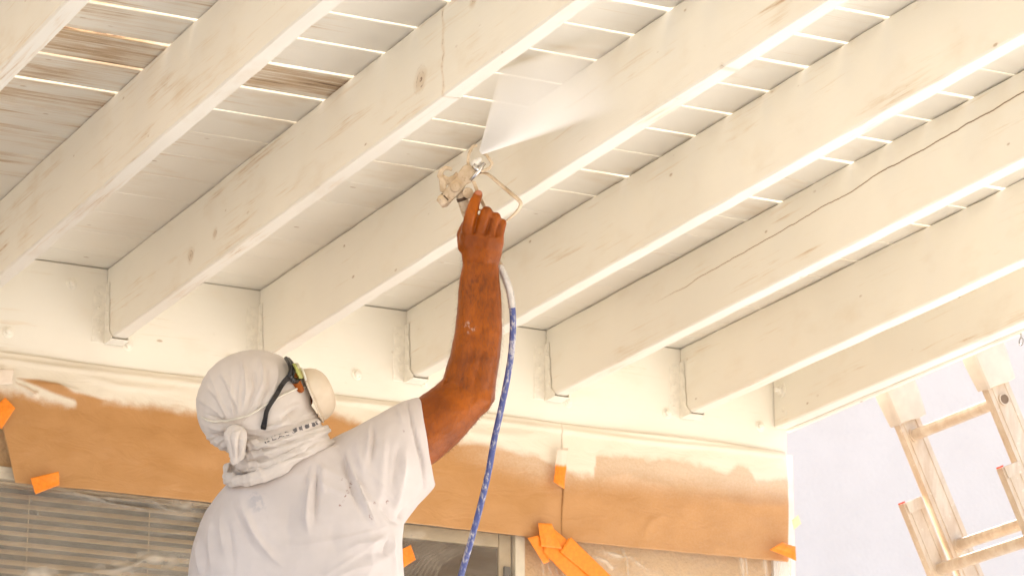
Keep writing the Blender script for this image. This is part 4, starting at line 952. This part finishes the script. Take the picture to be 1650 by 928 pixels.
W = [([(390, 674), (380, 650), (364, 614), (352, 596)], .0042, 4.5), ([(372, 672), (350, 640), (330, 618)], .0045, 4), ([(391, 670), (397, 628), (394, 598), (388, 578)], .0048, 3.5), ([(406, 667), (424, 622), (424, 598), (418, 572)], .0052, 3.5), ([(422, 661), (440, 634), (447, 606), (446, 580)], .0045, 3.5), ([(432, 660), (448, 634), (456, 612)], .003, 3),
     ([(384, 672), (372, 640), (356, 606)], -.0038, 4), ([(398, 668), (410, 626), (408, 590)], -.0042, 4), ([(414, 664), (433, 624), (434, 588)], -.0038, 4), ([(380, 676), (360, 652), (340, 634)], -.003, 4), ([(330, 666), (350, 674), (372, 678)], -.006, 3.5), ([(334, 684), (352, 690), (368, 692)], .006, 5), ([(340, 698), (356, 704), (366, 704)], -.005, 4), ([(344, 706), (356, 714), (368, 716)], .004, 4),
     ([(400, 698), (440, 690), (480, 676), (505, 660)], .004, 4), ([(396, 708), (440, 700), (490, 682)], -.0042, 3.5), ([(450, 678), (470, 664), (486, 654)], -.006, 3.2), ([(446, 672), (468, 655), (488, 650)], .004, 3.5), ([(420, 700), (450, 682), (470, 672)], .003, 4),
     ([(396, 720), (440, 716), (500, 690)], .0035, 3), ([(396, 726), (440, 722), (505, 696)], -.005, 2.4), ([(395, 742), (440, 738), (500, 708)], -.006, 2.6), ([(385, 756), (430, 752), (490, 728), (520, 706)], -.006, 2.6), ([(400, 734), (450, 724), (510, 696)], .003, 2.5), ([(380, 764), (440, 748), (505, 716)], .004, 2.6), ([(440, 690), (460, 676)], .003, 3), ([(455, 740), (490, 716), (520, 702)], .003, 2.2)]
fold(wrap_me, W, 1.25, .75, .30)
V = verts(wrap_me); px = topx(V); nn_ = normals(wrap_me); dx_, dy_ = px[:, 0]-380, px[:, 1]-694; an_ = np.arctan2(dy_, dx_); rr_ = np.hypot(dx_, dy_)
dd = np.array([(1-abs(n3(a*3.6+.002*b, b*.007, 3.1))*2.6)**3 for a, b in zip(an_, rr_)]); dd = np.clip(dd, -.5, 1.0)
setv(wrap_me, V+nn_*(.0045*dd*sstep(8, 30, rr_)*sstep(120, 60, rr_)*sstep(-.2, .3, -(nn_@WV)))[:, None]); rumple(wrap_me, .0013, 24, 8.8)
V = verts(wrap_me); px = topx(V); nn_ = normals(wrap_me); wgt = sstep(688, 715, px[:, 1]+.32*(px[:, 0]-400))
dd = np.array([abs(n3(a*.011, (b+.36*a)*.085, 2.2))+.6*abs(n3(a*.02, (b+.34*a)*.17, 7.)) for a, b in px]); setv(wrap_me, V+nn_*((.35-dd)*.009*wgt)[:, None])
V = verts(wrap_me); px = topx(V); nm_ = normals(wrap_me)@WV < -.2
wrapm = cloth('cream_cotton_wrap', (.60, .525, .465), (.68, .600, .535), 700)
wrap = fin(wrap_me, 'head_wrap', wrapm, man, MBASE)
sfw = lambda a, b, off=.002: surf(px, V, nm_, a, b) - WV*off
K = MB()
K.sphere(P(379, 700, DP-.088), (.020, .022, .020), 18, 12, ax=A3)
loft(K, [(368, 686, 392, 686, DP-.088, .012), (361, 697, 398, 695, DP-.092, .021), (361, 708, 398, 707, DP-.094, .022), (366, 722, 395, 722, DP-.093, .015), (370, 736, 391, 735, DP-.090, .008), (373, 750, 383, 748, DP-.088, .004)], n=22)
loft(K, [(386, 716, 397, 712, DP-.088, .009), (384, 732, 396, 732, DP-.086, .010), (380, 745, 392, 740, DP-.085, .006)], n=16)
knot_me = remesh(K, .0022, 4, .5); fold(knot_me, [([(389, 690), (385, 712), (383, 744)], -.0060, 2.2), ([(374, 688), (369, 704), (376, 738)], -.0035, 2.0), ([(380, 688), (378, 712), (380, 742)], .0025, 3), ([(394, 700), (389, 726), (386, 742)], .003, 2), ([(364, 700), (372, 694), (386, 690)], -.004, 2)], 1, 1, .2); rumple(knot_me, .0015, 45, 2)
b_ = part('x', MB().box((0, 0, 0), (1, 1, 1)), wrapm, wrap); bpy.data.objects.remove(b_)
fin(knot_me, 'knot', wrapm, wrap, MBASE)
# printed hem: short dark dashes along the edge of the face cloth
hm = MB(); path = [np.array(q, float) for q in catmull([(426, 711), (440, 706), (462, 698), (484, 690), (503, 684), (517, 678)], 8)]
dash = simple('dark_print', (.14, .125, .125), .9)
hv = []; rs2 = random.Random(3); i = 0
while i < len(path)-2:
    n_d = rs2.choice((2, 2, 3)); seg = path[i:i+n_d+1]
    for a, b in zip(seg[:-1], seg[1:]):
        tv = (b-a)/np.linalg.norm(b-a); nv = np.array([-tv[1], tv[0]]); wdt = 3.0
        hm.add([sfw(*(a-nv*wdt), .0016), sfw(*(b-nv*wdt), .0016), sfw(*(b+nv*wdt), .0016), sfw(*(a+nv*wdt), .0016)], [(0, 1, 2, 3)])
    i += n_d+rs2.choice((1, 2))
ho = part('printed_hem', hm, dash, wrap)
m = ho.modifiers.new('thickness', 'SOLIDIFY'); m.thickness = .0006

# ---------- safety glasses
blackm = simple('black_plastic', (.018, .014, .012), .25, .2, 40, .05)
tm = NT('yellow_lens'); tm.set(color=(.62, .62, .16), rough=.08, spec=.6, Transmission_Weight=.35, Alpha=.9)
rings = []; arm = catmull([(470, 604), (457, 616), (444, 638), (431, 659), (427, 676), (424, 692)], 6); offs = np.linspace(.004, .006, len(arm))
for i, q in enumerate(arm):
    a = arm[min(i+1, len(arm)-1)]-arm[max(i-1, 0)]; a /= np.linalg.norm(a); nv = np.array([-a[1], a[0]])
    w = np.interp(i/(len(arm)-1), [0, .15, .5, .75, .95, 1], [6.5, 4.2, 3.8, 3.8, 5.0, 3.5])
    dmin = min(((sfw(*q, 0)-CAM)@WV), DP-.070); dz = dmin-.007
    rings.append([P(q[0]+nv[0]*w, q[1]+nv[1]*w, dz-.001), P(q[0]-nv[0]*w, q[1]-nv[1]*w, dz-.001), P(q[0]-nv[0]*w, q[1]-nv[1]*w, dz+.004), P(q[0]+nv[0]*w, q[1]+nv[1]*w, dz+.004)])
gl_ = part('glasses', MB().rings(rings), blackm, man); bevel(gl_, .0012)
rim = MB(); rim.tube(catmull([P(461, 577, DP-.030), P(466, 586, DP-.062), P(468, 596, DP-.074), P(465, 606, DP-.078)], 8), .0042, 12)
rim.tube(catmull([P(465, 578, DP-.010), P(471, 586, DP-.050), P(473, 600, DP-.066), P(469, 610, DP-.074)], 8), .0034, 12)
rim.tube(catmull([P(466, 604, DP-.078), P(473, 612, DP-.062), P(482, 614, DP-.045), P(490, 606, DP+.0)], 8), [.0075]*6+[.0065]*19, 12) if False else rim.tube(catmull([P(466, 604, DP-.078), P(473, 613, DP-.064), P(481, 613, DP-.046)], 8), .0060, 12)
part('frame', rim, blackm, gl_, True)
ln_ = MB(); rr_ = []
for s in np.linspace(0, 1, 9):
    d_ = DP-.068+s*.135; o_ = .7*math.sin(math.pi*s)
    rr_.append([P(471+o_*10, 586, d_), P(474+o_*10, 585, d_), P(485+o_*10, 609, d_), P(482+o_*10, 610, d_)])
part('lens', ln_.rings(rr_), tm.m, gl_, True)

# ---------- dust mask with its elastic
t = NT('beige_dust_mask'); c = t.coord(); a = t.noise(c, 220, 3); b2 = t.noise(c, 14, 3)
maskm = t.set(color=t.mix(t.ramp(b2, .3, .7), (.66, .53, .39), (.77, .66, .52)), rough=.85, normal=t.bump(a, .3, .001), spec=.2)
mk = MB(); mc = np.array([503.0, 637.0]); axm = np.array([521-486, 677-594], float); Lm = np.linalg.norm(axm)/2; axm /= 2*Lm; nm2 = np.array([axm[1], -axm[0]])
rings = []
for j in range(10):
    s = j/9.0; r = math.cos(s*math.pi/2*.98); off = math.sin(s*math.pi/2)*35
    ring = []
    for k in range(32):
        a_ = 2*math.pi*k/32; q = mc+axm*(Lm*(r**.8)*math.cos(a_))+nm2*(off-0.5); ring.append(P(q[0], q[1], DP+.006+.052*(r**.8)*math.sin(a_)))
    rings.append(ring)
mask = part('dust_mask', MB().rings(rings), maskm, man, True)
lip = MB(); lip.tube([P(*(mc+axm*(Lm*1.02*math.cos(a_))-nm2*.5), DP+.006+.054*math.sin(a_)) for a_ in np.linspace(0, 2*math.pi, 40)], .0024, 8, False); part('rim', lip, maskm, mask, True)
vq = mc+nm2*33; part('valve', MB().tube([P(523, 622, DP-.004), P(527, 620, DP-.006)], [.011, .010], 16), simple('mask_valve', (.50, .38, .26), .5), mask)
part('nose_clip', MB().tube([P(486, 593, DP-.020), P(490, 602, DP-.040), P(493, 612, DP-.046)], .0022, 8), simple('white_strip', (.85, .82, .76), .4), mask)
el = simple('cream_elastic', (.70, .63, .52), .7)
def band(pts, rr=.0022):
    q3 = []
    for q in catmull(pts, 6):
        s3 = sfw(q[0], q[1], .0045) if q[0] < 512 else P(q[0], q[1], DP-.05); q3.append(s3)
    q3 = [q3[0]]+[(q3[max(i-1, 0)]+q3[i]+q3[min(i+1, len(q3)-1)])/3 for i in range(1, len(q3)-1)]+[q3[-1]]
    part('strap', MB().tube(q3, rr, 8), el, mask, True)
band([(497, 622), (484, 625), (462, 633), (436, 648), (410, 664), (390, 672), (365, 678), (340, 678), (326, 672)])
band([(510, 660), (502, 672), (490, 686), (476, 704), (462, 722)], .0014)

# ---------- trousers, shoes and the plank he stands on (below the picture)
T_ = MB()
loft(T_, [(322, 1120, 630, 1120, DP+.04, .128), (318, 1180, 634, 1180, DP+.04, .132), (325, 1240, 628, 1240, DP+.04, .122)], n=30)
for sx in (-1, 1):
    h0 = hipc+RV*sx*.095; kn = h0+np.array([0, 0, -.42])+RV*sx*.02+WV*.02; an = np.array([kn[0], kn[1], .96])+RV*sx*.01-WV*.02
    T_.capsule(h0, kn, .095, .075); T_.capsule(kn, an, .075, .062)
tr_me = remesh(T_, .006, 8); rumple(tr_me, .004, 12, 3); fin(tr_me, 'trousers', cloth('white_trousers', (.55, .52, .49), (.65, .62, .58)), man, MBASE)
for sx in (-1, 1):
    kn = hipc+RV*sx*.115; s_ = np.array([kn[0], kn[1], .0]); fw = np.array([WV[0], WV[1], 0]); fw /= np.linalg.norm(fw); sdv = np.array([fw[1], -fw[0], 0])
    m = MB(); rings = []
    for yv, hw, ht in ((-.11, .030, .06), (-.09, .040, .085), (0, .043, .088), (.08, .047, .060), (.15, .046, .045), (.185, .030, .032)):
        rings.append([s_+fw*yv+sdv*hw*math.cos(a_)+np.array([0, 0, .871+ht/2+ht/2*math.sin(a_)]) for a_ in np.linspace(0, 2*math.pi, 18, endpoint=False)])
    part('shoe', m.rings(rings), simple('worn_shoe', (.25, .22, .19), .8), man, True)
wood = simple('scaffold_wood', (.42, .30, .18), .8, .2, 12, .3)
plk = thing('work_platform', 'wooden plank on trestles under the painter', 'platform', (2.45, 6.0, 0))
cx, cyy = float(hipc[0]), float(hipc[1])
part('plank', MB().box((cx-.9, cyy-.17, .825), (cx+.9, cyy+.19, .868)), wood, plk)
for dx in (-.65, .65):
    for dy in (-.14, .16):
        part('leg', MB().rings([[(cx+dx-.03, cyy+dy*1.9-.02, 0), (cx+dx+.03, cyy+dy*1.9-.02, 0), (cx+dx+.03, cyy+dy*1.9+.02, 0), (cx+dx-.03, cyy+dy*1.9+.02, 0)], [(cx+dx-.03, cyy+dy*.6-.02, .824), (cx+dx+.03, cyy+dy*.6-.02, .824), (cx+dx+.03, cyy+dy*.6+.02, .824), (cx+dx-.03, cyy+dy*.6+.02, .824)]]), wood, plk)
